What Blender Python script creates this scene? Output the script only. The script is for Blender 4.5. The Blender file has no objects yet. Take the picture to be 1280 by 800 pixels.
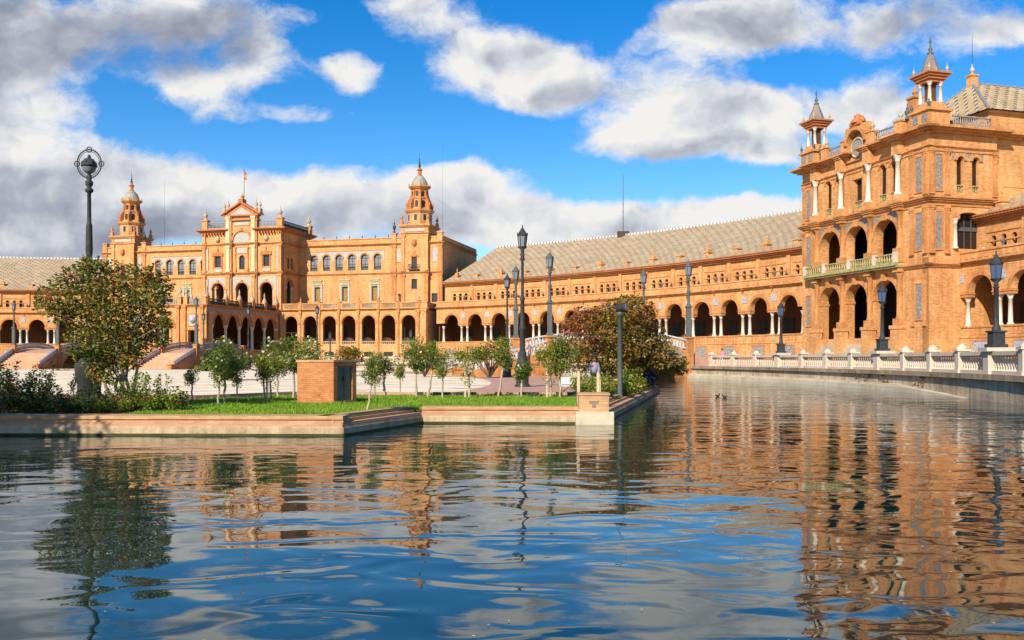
import bpy, math, random
from mathutils import Vector, Matrix
R = math.radians
random.seed(7)
scene = bpy.context.scene
col = scene.collection

# ------------------------------------------------------------------ camera, sky, sun, exposure
FPX, HORIZON, EYE = 1127.4, 449.2, 1.92          # focal length and horizon row measured on the 1280x800 photo
cam_d = bpy.data.cameras.new('camera')
cam_d.sensor_width = 36.0
cam_d.lens = 36.0 * FPX / 1280.0
cam_d.shift_y = (HORIZON - 400.0) / 1280.0
cam_d.clip_start, cam_d.clip_end = 0.1, 8000
cam = bpy.data.objects.new('camera', cam_d)
cam.location = (0, 0, EYE)
cam.rotation_euler = (R(90), 0, 0)
col.objects.link(cam)
scene.camera = cam

SUN_EL, SUN_A = 33.0, 27.0                       # elevation; angle left of straight behind the camera
sd = Vector((-math.sin(R(SUN_A)) * math.cos(R(SUN_EL)), -math.cos(R(SUN_A)) * math.cos(R(SUN_EL)), math.sin(R(SUN_EL))))
sun_d = bpy.data.lights.new('sun', 'SUN')
sun_d.energy = 5.0
sun_d.angle = R(0.5)
sun_d.color = (1.0, 0.91, 0.76)
sun = bpy.data.objects.new('sun', sun_d)
sun.rotation_euler = sd.to_track_quat('Z', 'Y').to_euler()
col.objects.link(sun)

vs = scene.view_settings
vs.view_transform = 'Standard'
vs.look = 'None'
vs.gamma = 1.0
vs.use_curve_mapping = False
vs.exposure = 0.42
try:
    scene.cycles.max_bounces = 6
    scene.cycles.use_denoising = True
    scene.cycles.caustics_reflective = False
    scene.cycles.caustics_refractive = False
except Exception:
    pass


class NT:
    """small helper for wiring node trees"""
    def __init__(s, tree):
        s.t = tree; s.n = tree.nodes; s.l = tree.links
        s.n.clear()
    def node(s, typ, ins=None, **kw):
        n = s.n.new(typ)
        for k, v in kw.items():
            setattr(n, k, v)
        for k, v in (ins or {}).items():
            if isinstance(v, bpy.types.NodeSocket):
                s.l.new(v, n.inputs[k])
            else:
                n.inputs[k].default_value = v
        return n
    def math(s, op, a, b=0.0, c=None, clamp=False):
        ins = {0: a, 1: b}
        if c is not None: ins[2] = c
        return s.node('ShaderNodeMath', ins, operation=op, use_clamp=clamp).outputs[0]
    def vmath(s, op, a, b=(0, 0, 0)):
        n = s.node('ShaderNodeVectorMath', {0: a, 1: b}, operation=op)
        return n.outputs['Value'] if op in ('LENGTH', 'DOT_PRODUCT', 'DISTANCE') else n.outputs[0]
    def sstep(s, x, lo, hi, a=0.0, b=1.0):
        return s.node('ShaderNodeMapRange', {'Value': x, 'From Min': lo, 'From Max': hi, 'To Min': a, 'To Max': b},
                      interpolation_type='SMOOTHSTEP').outputs[0]
    def lin(s, x, lo, hi, a=0.0, b=1.0):
        return s.node('ShaderNodeMapRange', {'Value': x, 'From Min': lo, 'From Max': hi, 'To Min': a, 'To Max': b}).outputs[0]
    def noise(s, vec, scale, detail=2.0, rough=0.5, dist=0.0):
        return s.node('ShaderNodeTexNoise', {'Vector': vec, 'Scale': scale, 'Detail': detail, 'Roughness': rough, 'Distortion': dist}).outputs[0]
    def mix(s, fac, a, b, blend='MIX'):
        n = s.node('ShaderNodeMix', data_type='RGBA', blend_type=blend)
        for k, v in ((0, fac), (6, a), (7, b)):
            if isinstance(v, bpy.types.NodeSocket): s.l.new(v, n.inputs[k])
            elif k == 0: n.inputs[0].default_value = v
            else: n.inputs[k].default_value = tuple(v) + ((1,) if len(v) == 3 else ())
        return n.outputs[2]
    def ramp(s, fac, stops, interp='LINEAR'):
        n = s.node('ShaderNodeValToRGB', {0: fac})
        cr = n.color_ramp; cr.interpolation = interp
        while len(cr.elements) < len(stops): cr.elements.new(0.5)
        for e, (p, c) in zip(cr.elements, stops):
            e.position = p; e.color = tuple(c) + (1,)
        return n.outputs[0]


# world: physical sky with broken cumulus
world = bpy.data.worlds.new('World'); scene.world = world; world.use_nodes = True
w = NT(world.node_tree)
SKY_K = 0.09
sky = w.node('ShaderNodeTexSky', sky_type='NISHITA', sun_disc=False, sun_elevation=R(SUN_EL), sun_rotation=R(180 + SUN_A),
             altitude=20.0, air_density=1.0, dust_density=0.25, ozone_density=2.2)
blue = w.node('ShaderNodeHueSaturation', {'Hue': 0.507, 'Saturation': 1.5, 'Value': 1.38, 'Color': sky.outputs[0]}).outputs[0]
tc = w.node('ShaderNodeTexCoord')
sep = w.node('ShaderNodeSeparateXYZ', {0: tc.outputs['Generated']})
ay = w.math('MAXIMUM', w.math('ABSOLUTE', sep.outputs[1]), 0.05)
px_ = w.math('DIVIDE', sep.outputs[0], ay)
pz_ = w.math('DIVIDE', w.math('MAXIMUM', sep.outputs[2], 0.0), ay)
P = w.node('ShaderNodeCombineXYZ', {0: px_, 1: pz_, 2: 0.0}).outputs[0]
warp = w.node('ShaderNodeTexNoise', {'Vector': P, 'Scale': 5.0, 'Detail': 5.0, 'Roughness': 0.62})
P2 = w.vmath('ADD', P, w.vmath('MULTIPLY', w.vmath('SUBTRACT', warp.outputs['Color'], (0.5, 0.5, 0.5)), (0.10, 0.06, 0.0)))

def blob_sum(lst):
    acc = None
    for (bx, by, rx, ry, wt) in lst:
        c = ((bx - 640) / FPX, (HORIZON - by) / FPX, 0)
        d = w.vmath('LENGTH', w.vmath('MULTIPLY', w.vmath('SUBTRACT', P2, c), (FPX / rx, FPX / ry, 0)))
        v = w.math('MULTIPLY', w.sstep(d, 0.0, 1.5, 1.0, 0.0), wt)
        acc = v if acc is None else w.math('ADD', acc, v)
    return acc
CLOUDS = [  # centre (px), radii (px), weight: measured on the photo's sky; the rows above the frame are what the water mirrors
    (35, 50, 190, 92, 1.0), (255, 18, 120, 50, .92), (40, 160, 120, 40, .5), (255, 112, 58, 46, 1.0), (325, 88, 48, 46, .78), (430, 92, 50, 34, .92), (345, 152, 80, 20, .66),
    (510, 10, 70, 36, .85), (590, 65, 95, 55, .9), (700, 90, 140, 48, 1.0), (660, 125, 60, 22, .6),
    (860, 150, 120, 60, 1.0), (780, 175, 110, 36, .7), (1010, 150, 150, 55, .9), (960, 200, 60, 20, .6), (1120, 120, 90, 45, .6),
    (1050, 25, 250, 55, 1.0), (900, 30, 110, 40, .7), (1280, 40, 60, 25, .5),
    (90, 225, 170, 50, .95), (40, 285, 180, 60, 1.0), (260, 265, 190, 62, 1.0), (430, 265, 140, 60, 1.0), (590, 260, 110, 60, 1.0), (560, 235, 60, 30, .6),
    (690, 285, 110, 32, 1.0), (820, 272, 110, 38, 1.0), (940, 280, 110, 34, .9), (1080, 280, 160, 40, .7), (1250, 300, 200, 60, .7),
    (-200, 120, 260, 160, 1.0), (-260, 320, 300, 90, 1.0), (1500, 120, 200, 80, .8),
    (250, -170, 150, 40, .7), (800, -130, 130, 30, .62), (1150, -300, 200, 50, .6), (520, -420, 200, 50, .6), (-240, -150, 260, 90, .8)]
DARK = [(70, 40, 250, 75, 1.0), (240, 70, 120, 50, .8), (40, 285, 190, 50, 1.0), (230, 285, 170, 40, .95), (430, 285, 150, 36, .85), (600, 285, 90, 25, .6), (90, 220, 120, 22, .6), (800, 288, 120, 16, .4), (1060, 30, 260, 38, .9), (900, 35, 90, 30, .6),
        (700, 118, 130, 26, .75), (560, 85, 70, 30, .4), (850, 190, 130, 26, .7), (1010, 180, 140, 36, .6), (-220, 100, 300, 200, 1.0), (-200, 300, 300, 70, .8), (280, 22, 110, 40, .6)]
body = blob_sum(CLOUDS)
dark = blob_sum(DARK)
Pn = w.vmath('MULTIPLY', P2, (1.0, 1.35, 1.0))
n1 = w.noise(Pn, 7.0, 9.0, 0.64)
n1u = w.noise(w.vmath('ADD', Pn, (-0.012, 0.026, 0.0)), 7.0, 9.0, 0.64)
dens = w.math('ADD', w.math('MINIMUM', body, 1.15), w.math('MULTIPLY', w.math('SUBTRACT', n1, 0.5), 2.1))
cover = w.sstep(dens, 0.36, 0.90)
nb = w.noise(Pn, 9.5, 4.0, 0.5); nbu = w.noise(w.vmath('ADD', Pn, (-0.018, 0.036, 0.0)), 9.5, 4.0, 0.5)
relief = w.math('ADD', w.math('MULTIPLY', w.math('SUBTRACT', n1, n1u), 1.0), w.math('MULTIPLY', w.math('SUBTRACT', nb, nbu), 2.1))
shade = w.math('ADD', w.math('SUBTRACT', w.sstep(dark, 0.12, 1.25, 0.06, 0.72), relief), w.math('MULTIPLY', w.math('SUBTRACT', dens, 0.9), 0.12), clamp=True)
ccol = w.ramp(shade, [(0.0, (0.93, 0.92, 0.90)), (0.25, (0.74, 0.76, 0.80)), (0.6, (0.46, 0.49, 0.57)), (1.0, (0.29, 0.32, 0.41))])
cc = w.vmath('MULTIPLY', ccol, (0.72 / SKY_K, 0.72 / SKY_K, 0.72 / SKY_K))
mixed = w.mix(cover, blue, cc)
bg = w.node('ShaderNodeBackground', {'Color': mixed, 'Strength': SKY_K})
w.node('ShaderNodeOutputWorld', {'Surface': bg.outputs[0]})

# ------------------------------------------------------------------ materials
def new_mat(name):
    m = bpy.data.materials.new(name); m.use_nodes = True
    return m, NT(m.node_tree)

def finish(t, color, rough=0.85, height=None, bump=0.3, dist=0.02, spec=0.3, metal=0.0, extra=None):
    ins = {'Base Color': color if isinstance(color, bpy.types.NodeSocket) else tuple(color) + (1,), 'Roughness': rough,
           'Specular IOR Level': spec, 'Metallic': metal}
    ins.update(extra or {})
    if height is not None:
        ins['Normal'] = t.node('ShaderNodeBump', {'Height': height, 'Strength': bump, 'Distance': dist}).outputs[0]
    b = t.node('ShaderNodeBsdfPrincipled', ins)
    t.node('ShaderNodeOutputMaterial', {'Surface': b.outputs[0]})

def wear_mat(name, c1, c2, scale=1.2, rough=0.85, streak=0.35, bump=0.4, band=10.0, speck=0.25, dist=0.03, course=0.0):
    """masonry, stone, paint: blotches, upright weather streaks and fine courses"""
    m, t = new_mat(name)
    pos = t.node('ShaderNodeNewGeometry').outputs['Position']
    a = t.noise(pos, scale * 0.35, 5, 0.62)
    b = t.noise(t.vmath('MULTIPLY', pos, (2.6, 2.6, 0.22)), scale, 4, 0.6)
    c = t.noise(t.vmath('MULTIPLY', pos, (1.4, 1.4, band)), 1.0, 3, 0.7)
    d = t.noise(pos, scale * 11, 3, 0.7)
    f = t.math('ADD', t.math('ADD', t.math('MULTIPLY', a, 0.9), t.math('MULTIPLY', b, streak)),
               t.math('ADD', t.math('MULTIPLY', c, 0.4), t.math('MULTIPLY', d, speck)))
    mid = 0.5 * (1.3 + streak + speck)
    fac = t.sstep(f, mid - 0.36, mid + 0.36)
    colr = t.mix(fac, c1, c2)
    hgt = t.math('ADD', c, d)
    if course:                                     # brickwork: courses of slightly uneven bricks with pale joints
        br = t.node('ShaderNodeTexBrick', {'Vector': t.node('ShaderNodeUVMap').outputs[0], 'Color1': (0.62, 0.58, 0.52, 1), 'Color2': (1.12, 1.14, 1.18, 1), 'Mortar': (1.22, 1.3, 1.4, 1),
                    'Scale': 1.0, 'Mortar Size': 0.014, 'Mortar Smooth': 0.4, 'Brick Width': 0.42, 'Row Height': 0.125, 'Bias': 0.15})
        colr = t.mix(course, colr, br.outputs[0], 'MULTIPLY')
        hgt = t.math('ADD', hgt, t.math('MULTIPLY', br.outputs[1], -0.8))
    finish(t, colr, rough, hgt, bump, dist, 0.15)
    return m

def brick_mat(name, c1, c2, mortar, bw=0.26, bh=0.07):
    m, t = new_mat(name)
    uv = t.node('ShaderNodeUVMap').outputs[0]
    br = t.node('ShaderNodeTexBrick', {'Vector': uv, 'Color1': c1 + (1,), 'Color2': c2 + (1,), 'Mortar': mortar + (1,), 'Scale': 1.0,
                'Mortar Size': 0.009, 'Mortar Smooth': 0.3, 'Brick Width': bw, 'Row Height': bh, 'Bias': 0.0})
    pos = t.node('ShaderNodeNewGeometry').outputs['Position']
    n = t.noise(pos, 1.6, 5, 0.65)
    c = t.mix(t.sstep(n, 0.35, 0.75, 0.0, 0.5), br.outputs[0], tuple(x * 0.62 for x in c1))
    finish(t, c, 0.9, t.math('ADD', t.math('MULTIPLY', br.outputs[1], -1.0), t.noise(pos, 30, 2)), 0.5, 0.01)
    return m

def tile_mat(name, cols, cell=0.16, base=None, rough=0.25):
    """glazed painted ceramic: small cells of a few colours laid in a figure"""
    m, t = new_mat(name)
    uv = t.node('ShaderNodeUVMap').outputs[0]
    ch = t.noise(t.vmath('SNAP', uv, (cell, cell, cell)), 2.3 / cell, 0, 0.5)
    wv = t.node('ShaderNodeTexVoronoi', {'Vector': uv, 'Scale': 0.55 / cell}).outputs[0]
    f = t.math('ADD', t.math('MULTIPLY', ch, 0.75), t.math('MULTIPLY', wv, 0.4))
    stops = [(0.2 + 0.6 * i / max(1, len(cols) - 1), c) for i, c in enumerate(cols)]
    finish(t, t.ramp(f, stops), rough, spec=0.5)
    return m

def plain_mat(name, c, rough=0.6, spec=0.4, metal=0.0, var=0.25, scale=3.0):
    m, t = new_mat(name)
    pos = t.node('ShaderNodeTexCoord').outputs['Object']
    n = t.noise(pos, scale, 4, 0.6)
    finish(t, t.mix(t.sstep(n, 0.3, 0.72), tuple(x * (1 - var) for x in c), tuple(min(1, x * (1 + var * 0.6)) for x in c)), rough, n, 0.15, 0.02, spec, metal)
    return m

def leaf_mat(name, stops, trans=0.35):
    m, t = new_mat(name)
    g = t.node('ShaderNodeNewGeometry')
    cl = t.noise(g.outputs['Position'], 1.3, 2, 0.5)
    f = t.math('ADD', t.math('MULTIPLY', g.outputs['Random Per Island'], 0.75), t.math('MULTIPLY', t.math('SUBTRACT', cl, 0.5), 1.8), clamp=True)
    f = t.math('ADD', f, 0.12, clamp=True)
    c = t.ramp(f, stops)
    d = t.node('ShaderNodeBsdfPrincipled', {'Base Color': c, 'Roughness': 0.55, 'Specular IOR Level': 0.35})
    tr = t.node('ShaderNodeBsdfTranslucent', {'Color': t.mix(0.5, c, (0.16, 0.17, 0.02))})
    mx = t.node('ShaderNodeMixShader', {0: trans, 1: d.outputs[0], 2: tr.outputs[0]})
    t.node('ShaderNodeOutputMaterial', {'Surface': mx.outputs[0]})
    return m

M = {}
M['brick'] = wear_mat('orange brick masonry', (0.43, 0.185, 0.062), (0.69, 0.36, 0.148), 1.0, band=9.0, speck=.6, streak=.7, course=.8)
M['brick_pale'] = wear_mat('pale brick masonry', (0.44, 0.208, 0.074), (0.68, 0.375, 0.155), 0.8, band=9.0, speck=.55, streak=.65, course=.65)
M['brick_trim'] = wear_mat('moulded terracotta', (0.36, 0.140, 0.045), (0.63, 0.30, 0.115), 1.6, band=5.0, speck=.6, streak=.8, course=.4)
M['brick_red'] = wear_mat('red terracotta', (0.36, 0.12, 0.045), (0.54, 0.215, 0.085), 1.6, band=5.0, speck=.5)
M['brick_shade'] = wear_mat('gallery plaster and brick with painted shade', (0.085, 0.036, 0.015), (0.16, 0.07, 0.028), 0.8)  # interior shade is put into this colour, darker than the outside brick
M['marble'] = wear_mat('white marble', (0.54, 0.47, 0.37), (0.70, 0.63, 0.52), 1.5, 0.5, band=1.0, bump=0.15)
M['stone'] = wear_mat('pale carved stone', (0.36, 0.26, 0.165), (0.54, 0.42, 0.29), 1.4, 0.8, band=2.0)
M['stone_rose'] = wear_mat('pinkish cast stone', (0.50, 0.395, 0.30), (0.67, 0.555, 0.44), 1.8, 0.8, band=3.0)
M['stone_wet'] = wear_mat('canal wall stone', (0.15, 0.105, 0.07), (0.42, 0.31, 0.205), 0.9, 0.9, streak=1.1, band=3.0, bump=0.7)
M['stone_ledge'] = wear_mat('bleached ledge stone', (0.42, 0.345, 0.23), (0.68, 0.59, 0.44), 1.2, 0.9, band=2.0)
M['grey_panel'] = tile_mat('grey blue painted tile', [(0.06, 0.06, 0.07), (0.18, 0.16, 0.14), (0.36, 0.28, 0.18), (0.11, 0.12, 0.16), (0.40, 0.34, 0.25)], 0.17, rough=0.5)
M['tile_blue'] = tile_mat('blue and white painted tile', [(0.05, 0.09, 0.28), (0.45, 0.47, 0.50), (0.20, 0.26, 0.42), (0.55, 0.50, 0.36), (0.10, 0.16, 0.36)], 0.12)
M['tile_pale'] = tile_mat('pale blue painted frieze tile', [(0.34, 0.34, 0.34), (0.46, 0.38, 0.24), (0.30, 0.33, 0.38), (0.50, 0.44, 0.32), (0.40, 0.36, 0.28)], 0.2)
M['tile_green'] = tile_mat('green and yellow glazed ceramic', [(0.05, 0.10, 0.05), (0.40, 0.28, 0.06), (0.52, 0.42, 0.22), (0.14, 0.18, 0.06), (0.46, 0.30, 0.10)], 0.13)
M['tile_gold'] = tile_mat('yellow and blue glazed ceramic', [(0.42, 0.26, 0.06), (0.50, 0.40, 0.20), (0.10, 0.14, 0.26), (0.52, 0.34, 0.10)], 0.1)
M['ceramic_white'] = tile_mat('white and blue glazed ceramic', [(0.62, 0.58, 0.51), (0.58, 0.54, 0.48), (0.44, 0.45, 0.48), (0.66, 0.61, 0.53)], 0.2)
M['grey_rail'] = tile_mat('grey glazed ceramic', [(0.16, 0.17, 0.20), (0.30, 0.30, 0.30), (0.20, 0.22, 0.28), (0.34, 0.30, 0.24)], 0.2)
M['dome'] = wear_mat('grey green dome tile', (0.22, 0.22, 0.17), (0.40, 0.38, 0.30), 3.0, 0.5, band=4.0)
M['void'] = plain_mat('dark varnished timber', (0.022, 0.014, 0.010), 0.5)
M['wood'] = plain_mat('brown timber', (0.07, 0.034, 0.018), 0.5)
M['shutter'] = plain_mat('ochre timber shutter', (0.26, 0.17, 0.05), 0.6)
M['iron'] = plain_mat('grey painted cast iron', (0.040, 0.042, 0.044), 0.62, 0.22, 0.0, 0.3, 6.0)
M['iron_pale'] = plain_mat('weathered grey metal', (0.10, 0.108, 0.104), 0.6, 0.25, 0.1, 0.2, 6.0)
M['iron_dark'] = plain_mat('dark bronze metal', (0.045, 0.04, 0.035), 0.45, 0.5, 0.3)
M['door_metal'] = plain_mat('olive grey painted steel', (0.11, 0.125, 0.105), 0.45, 0.5, 0.2, 0.3, 1.5)
M['bark'] = wear_mat('pale smooth bark', (0.17, 0.12, 0.08), (0.36, 0.28, 0.20), 6.0, 0.9)
M['bark_dark'] = wear_mat('grey brown bark', (0.07, 0.05, 0.035), (0.16, 0.115, 0.08), 6.0, 0.9)
M['stake'] = wear_mat('cream painted timber stake', (0.46, 0.37, 0.22), (0.62, 0.52, 0.34), 4.0, 0.8)
M['skin'] = plain_mat('skin', (0.42, 0.24, 0.16), 0.6)
M['hair'] = plain_mat('dark hair', (0.03, 0.02, 0.015), 0.6)
M['navy'] = plain_mat('navy cloth', (0.016, 0.028, 0.085), 0.9)
M['black_cloth'] = plain_mat('black cloth', (0.018, 0.018, 0.022), 0.9)
M['lilac'] = plain_mat('pale lilac cloth', (0.24, 0.23, 0.34), 0.9)
M['pink'] = plain_mat('pink cloth', (0.60, 0.26, 0.32), 0.9)
M['white_paint'] = plain_mat('white paint', (0.72, 0.71, 0.68), 0.5)
M['duck'] = plain_mat('brown duck plumage', (0.06, 0.045, 0.03), 0.8)
M['flag_red'] = plain_mat('red cloth', (0.5, 0.03, 0.02), 0.9)
M['flag_yellow'] = plain_mat('yellow cloth', (0.65, 0.36, 0.02), 0.9)
M['flower_white'] = plain_mat('cream rose petals', (0.66, 0.60, 0.42), 0.8)
M['flower_pink'] = plain_mat('pink blossom', (0.45, 0.13, 0.11), 0.8)
M['flower_red'] = plain_mat('dark red rose petals', (0.32, 0.03, 0.03), 0.8)
M['flower_yellow'] = plain_mat('yellow rose petals', (0.60, 0.42, 0.08), 0.8)
M['steps'] = wear_mat('salmon brick steps', (0.44, 0.235, 0.13), (0.58, 0.36, 0.225), 1.6, 0.9, band=7.0)
M['stone_warm'] = wear_mat('warm pale stucco', (0.58, 0.40, 0.22), (0.70, 0.53, 0.33), 1.2, 0.8, band=3.0)
M['algae'] = wear_mat('green black tide line', (0.03, 0.035, 0.012), (0.09, 0.085, 0.035), 3.0, 0.6)
M['canal_stone'] = wear_mat('weathered canal masonry', (0.22, 0.165, 0.115), (0.58, 0.45, 0.32), 0.9, 0.9, streak=1.2, band=4.0, bump=0.7, speck=.5)
M['quay_stone'] = wear_mat('warm stained quay stone', (0.30, 0.205, 0.115), (0.60, 0.45, 0.275), 1.0, 0.9, streak=1.0, band=3.0, speck=.5)
M['slate'] = wear_mat('grey purple cap tile', (0.15, 0.125, 0.115), (0.30, 0.25, 0.225), 3.0, 0.6)
M['bark_rose'] = wear_mat('cream rose stem', (0.30, 0.23, 0.15), (0.56, 0.46, 0.33), 8.0, 0.9)
M['soil'] = wear_mat('dry garden soil', (0.12, 0.10, 0.04), (0.20, 0.16, 0.07), 2.0, 1.0, bump=0.8)
M['leaf_myrtle'] = leaf_mat('green to bronze foliage', [(0.0, (0.025, 0.048, 0.008)), (0.34, (0.11, 0.155, 0.018)), (0.58, (0.25, 0.25, 0.028)), (0.76, (0.34, 0.19, 0.034)), (1.0, (0.40, 0.11, 0.04))])
M['leaf_autumn'] = leaf_mat('autumn bronze foliage', [(0.0, (0.08, 0.085, 0.012)), (0.36, (0.19, 0.20, 0.022)), (0.58, (0.34, 0.19, 0.024)), (0.78, (0.42, 0.12, 0.03)), (1.0, (0.27, 0.24, 0.03))])
M['leaf_red'] = leaf_mat('red bronze foliage', [(0.0, (0.09, 0.05, 0.012)), (0.4, (0.30, 0.11, 0.022)), (0.7, (0.44, 0.12, 0.04)), (1.0, (0.30, 0.22, 0.03))])
M['leaf_rose'] = leaf_mat('rose foliage', [(0.0, (0.05, 0.105, 0.016)), (0.35, (0.15, 0.24, 0.028)), (0.65, (0.34, 0.42, 0.045)), (1.0, (0.48, 0.42, 0.09))], 0.5)
M['leaf_dark'] = leaf_mat('dark shrub foliage', [(0.0, (0.014, 0.03, 0.009)), (0.5, (0.035, 0.062, 0.014)), (0.85, (0.07, 0.10, 0.022)), (1.0, (0.10, 0.075, 0.02))])
M['leaf_dry'] = leaf_mat('dry trailing weeds', [(0.0, (0.10, 0.075, 0.03)), (0.6, (0.16, 0.11, 0.04)), (1.0, (0.20, 0.12, 0.05))])
M['grass'] = leaf_mat('lawn grass', [(0.0, (0.12, 0.26, 0.010)), (0.5, (0.21, 0.39, 0.016)), (0.85, (0.30, 0.44, 0.026)), (1.0, (0.38, 0.38, 0.06))], 0.45)
M['brick_box'] = brick_mat('orange facing brick', (0.45, 0.165, 0.055), (0.58, 0.245, 0.088), (0.36, 0.19, 0.09))
M['brick_quay'] = brick_mat('pale orange coping brick', (0.50, 0.255, 0.115), (0.64, 0.375, 0.195), (0.46, 0.31, 0.18), 0.34, 0.075)


def roof_mat():
    m, t = new_mat('glazed barrel tile roof')
    uv = t.node('ShaderNodeUVMap').outputs[0]
    sp = t.node('ShaderNodeSeparateXYZ', {0: uv})
    u, v = sp.outputs[0], sp.outputs[1]
    S = 1.45                                     # metres between the dark tiles
    fu = t.math('DIVIDE', u, S)
    a = t.math('ADD', fu, t.math('DIVIDE', v, S * 1.15)); b = t.math('SUBTRACT', fu, t.math('DIVIDE', v, S * 1.15))
    fa, fb = t.math('FRACT', a), t.math('FRACT', b)
    def spot(x, y, r):
        da = t.math('ABSOLUTE', t.math('SUBTRACT', fa, x)); db = t.math('ABSOLUTE', t.math('SUBTRACT', fb, y))
        return t.math('LESS_THAN', t.math('MAXIMUM', da, db), r)
    pos = t.node('ShaderNodeNewGeometry').outputs['Position']
    n = t.noise(pos, 0.5, 5, 0.65); n2 = t.noise(t.vmath('SNAP', uv, (0.22, 0.42, 1)), 9.1, 0)
    base = t.mix(t.sstep(n, 0.3, 0.72), (0.33, 0.215, 0.105), (0.50, 0.365, 0.205))
    base = t.mix(t.sstep(n2, 0.3, 0.7, 0.0, 0.45), base, (0.47, 0.385, 0.26))
    c = t.mix(t.math('MULTIPLY', spot(0.5, 0.5, 0.19), t.sstep(n2, 0.25, 0.5, 0.25, 0.95)), base, (0.055, 0.05, 0.05))
    c = t.mix(t.math('MULTIPLY', spot(0.5, 0.84, 0.13), t.sstep(n2, 0.3, 0.6, 0.9, 0.2)), c, (0.62, 0.58, 0.52))
    rib = t.math('ABSOLUTE', t.math('SINE', t.math('MULTIPLY', u, math.pi / 0.36)))
    row = t.math('FRACT', t.math('DIVIDE', v, 0.42))
    finish(t, c, 0.6, t.math('ADD', rib, t.math('MULTIPLY', row, 0.5)), 0.35, 0.03, 0.2)
    return m
M['roof'] = roof_mat()


def glass_mat(name, c, rough):
    m, t = new_mat(name)
    finish(t, c, rough, spec=0.6)
    return m
M['glass'] = glass_mat('dark window glass', (0.03, 0.035, 0.045), 0.08)
M['glass_pale'] = glass_mat('pale curtained window glass', (0.20, 0.21, 0.23), 0.12)
M['lamp_glass'] = glass_mat('milky lamp glass', (0.17, 0.20, 0.23), 0.2)
M['lamp_glass_blue'] = glass_mat('bluish lantern glass', (0.06, 0.09, 0.19), 0.15)


def water_mat():
    m, t = new_mat('green blue canal water')
    pos = t.node('ShaderNodeNewGeometry').outputs['Position']
    p = t.vmath('MULTIPLY', pos, (0.62, 1.0, 0.0))
    sw = t.noise(p, 0.45, 1.0, 0.5, 0.7)
    a = t.noise(t.vmath('ADD', p, (3.1, 7.7, 0)), 1.25, 1.2, 0.45, 0.9)
    b = t.noise(t.vmath('MULTIPLY', pos, (0.8, 1.0, 0.0)), 5.0, 2.0, 0.5, 0.3)
    area = t.sstep(t.noise(t.vmath('MULTIPLY', pos, (0.5, 1.0, 0.0)), 0.16, 2, 0.5), 0.35, 0.7, 0.35, 1.3)
    dist = t.vmath('LENGTH', pos)
    far = t.math('MULTIPLY', t.sstep(dist, 7.0, 34.0, 0.12, 1.0), t.sstep(dist, 30.0, 80.0, 1.15, 0.8))
    h = t.math('ADD', t.math('MULTIPLY', sw, 0.036), t.math('ADD', t.math('MULTIPLY', a, 0.0185),
               t.math('MULTIPLY', t.math('MULTIPLY', b, t.math('MULTIPLY', area, far)), 0.0055)))
    nrm = t.node('ShaderNodeBump', {'Height': h, 'Strength': 1.0, 'Distance': 1.0}).outputs[0]
    b_ = t.node('ShaderNodeBsdfPrincipled', {'Base Color': (0.005, 0.024, 0.022, 1), 'Roughness': 0.012, 'IOR': 1.36, 'Specular IOR Level': 0.9, 'Normal': nrm})
    t.node('ShaderNodeOutputMaterial', {'Surface': b_.outputs[0]})
    return m
M['water'] = water_mat()


def paving_mat():
    m, t = new_mat('pale patterned plaza paving')
    pos = t.node('ShaderNodeNewGeometry').outputs['Position']
    n = t.noise(pos, 0.25, 5, 0.6)
    wv = t.noise(t.vmath('MULTIPLY', pos, (0.28, 0.62, 0.0)), 1.0, 3.0, 0.62, 0.8)
    c = t.mix(t.sstep(n, 0.3, 0.7), (0.72, 0.58, 0.40), (0.84, 0.71, 0.52))
    c = t.mix(t.sstep(wv, 0.57, 0.62, 0.0, 0.75), c, (0.30, 0.275, 0.225))
    finish(t, c, 0.95, n, 0.2, spec=0.0)
    return m
M['paving'] = paving_mat()
M['path'] = wear_mat('pink brick paving', (0.40, 0.215, 0.15), (0.54, 0.335, 0.245), 1.5, 0.9, band=1.5)
M['ground'] = wear_mat('sandy ground', (0.30, 0.235, 0.165), (0.42, 0.34, 0.25), 0.8, 0.95, band=1.0)
M['bed'] = wear_mat('silt canal bed', (0.03, 0.04, 0.03), (0.06, 0.07, 0.05), 1.0, 1.0)

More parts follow.
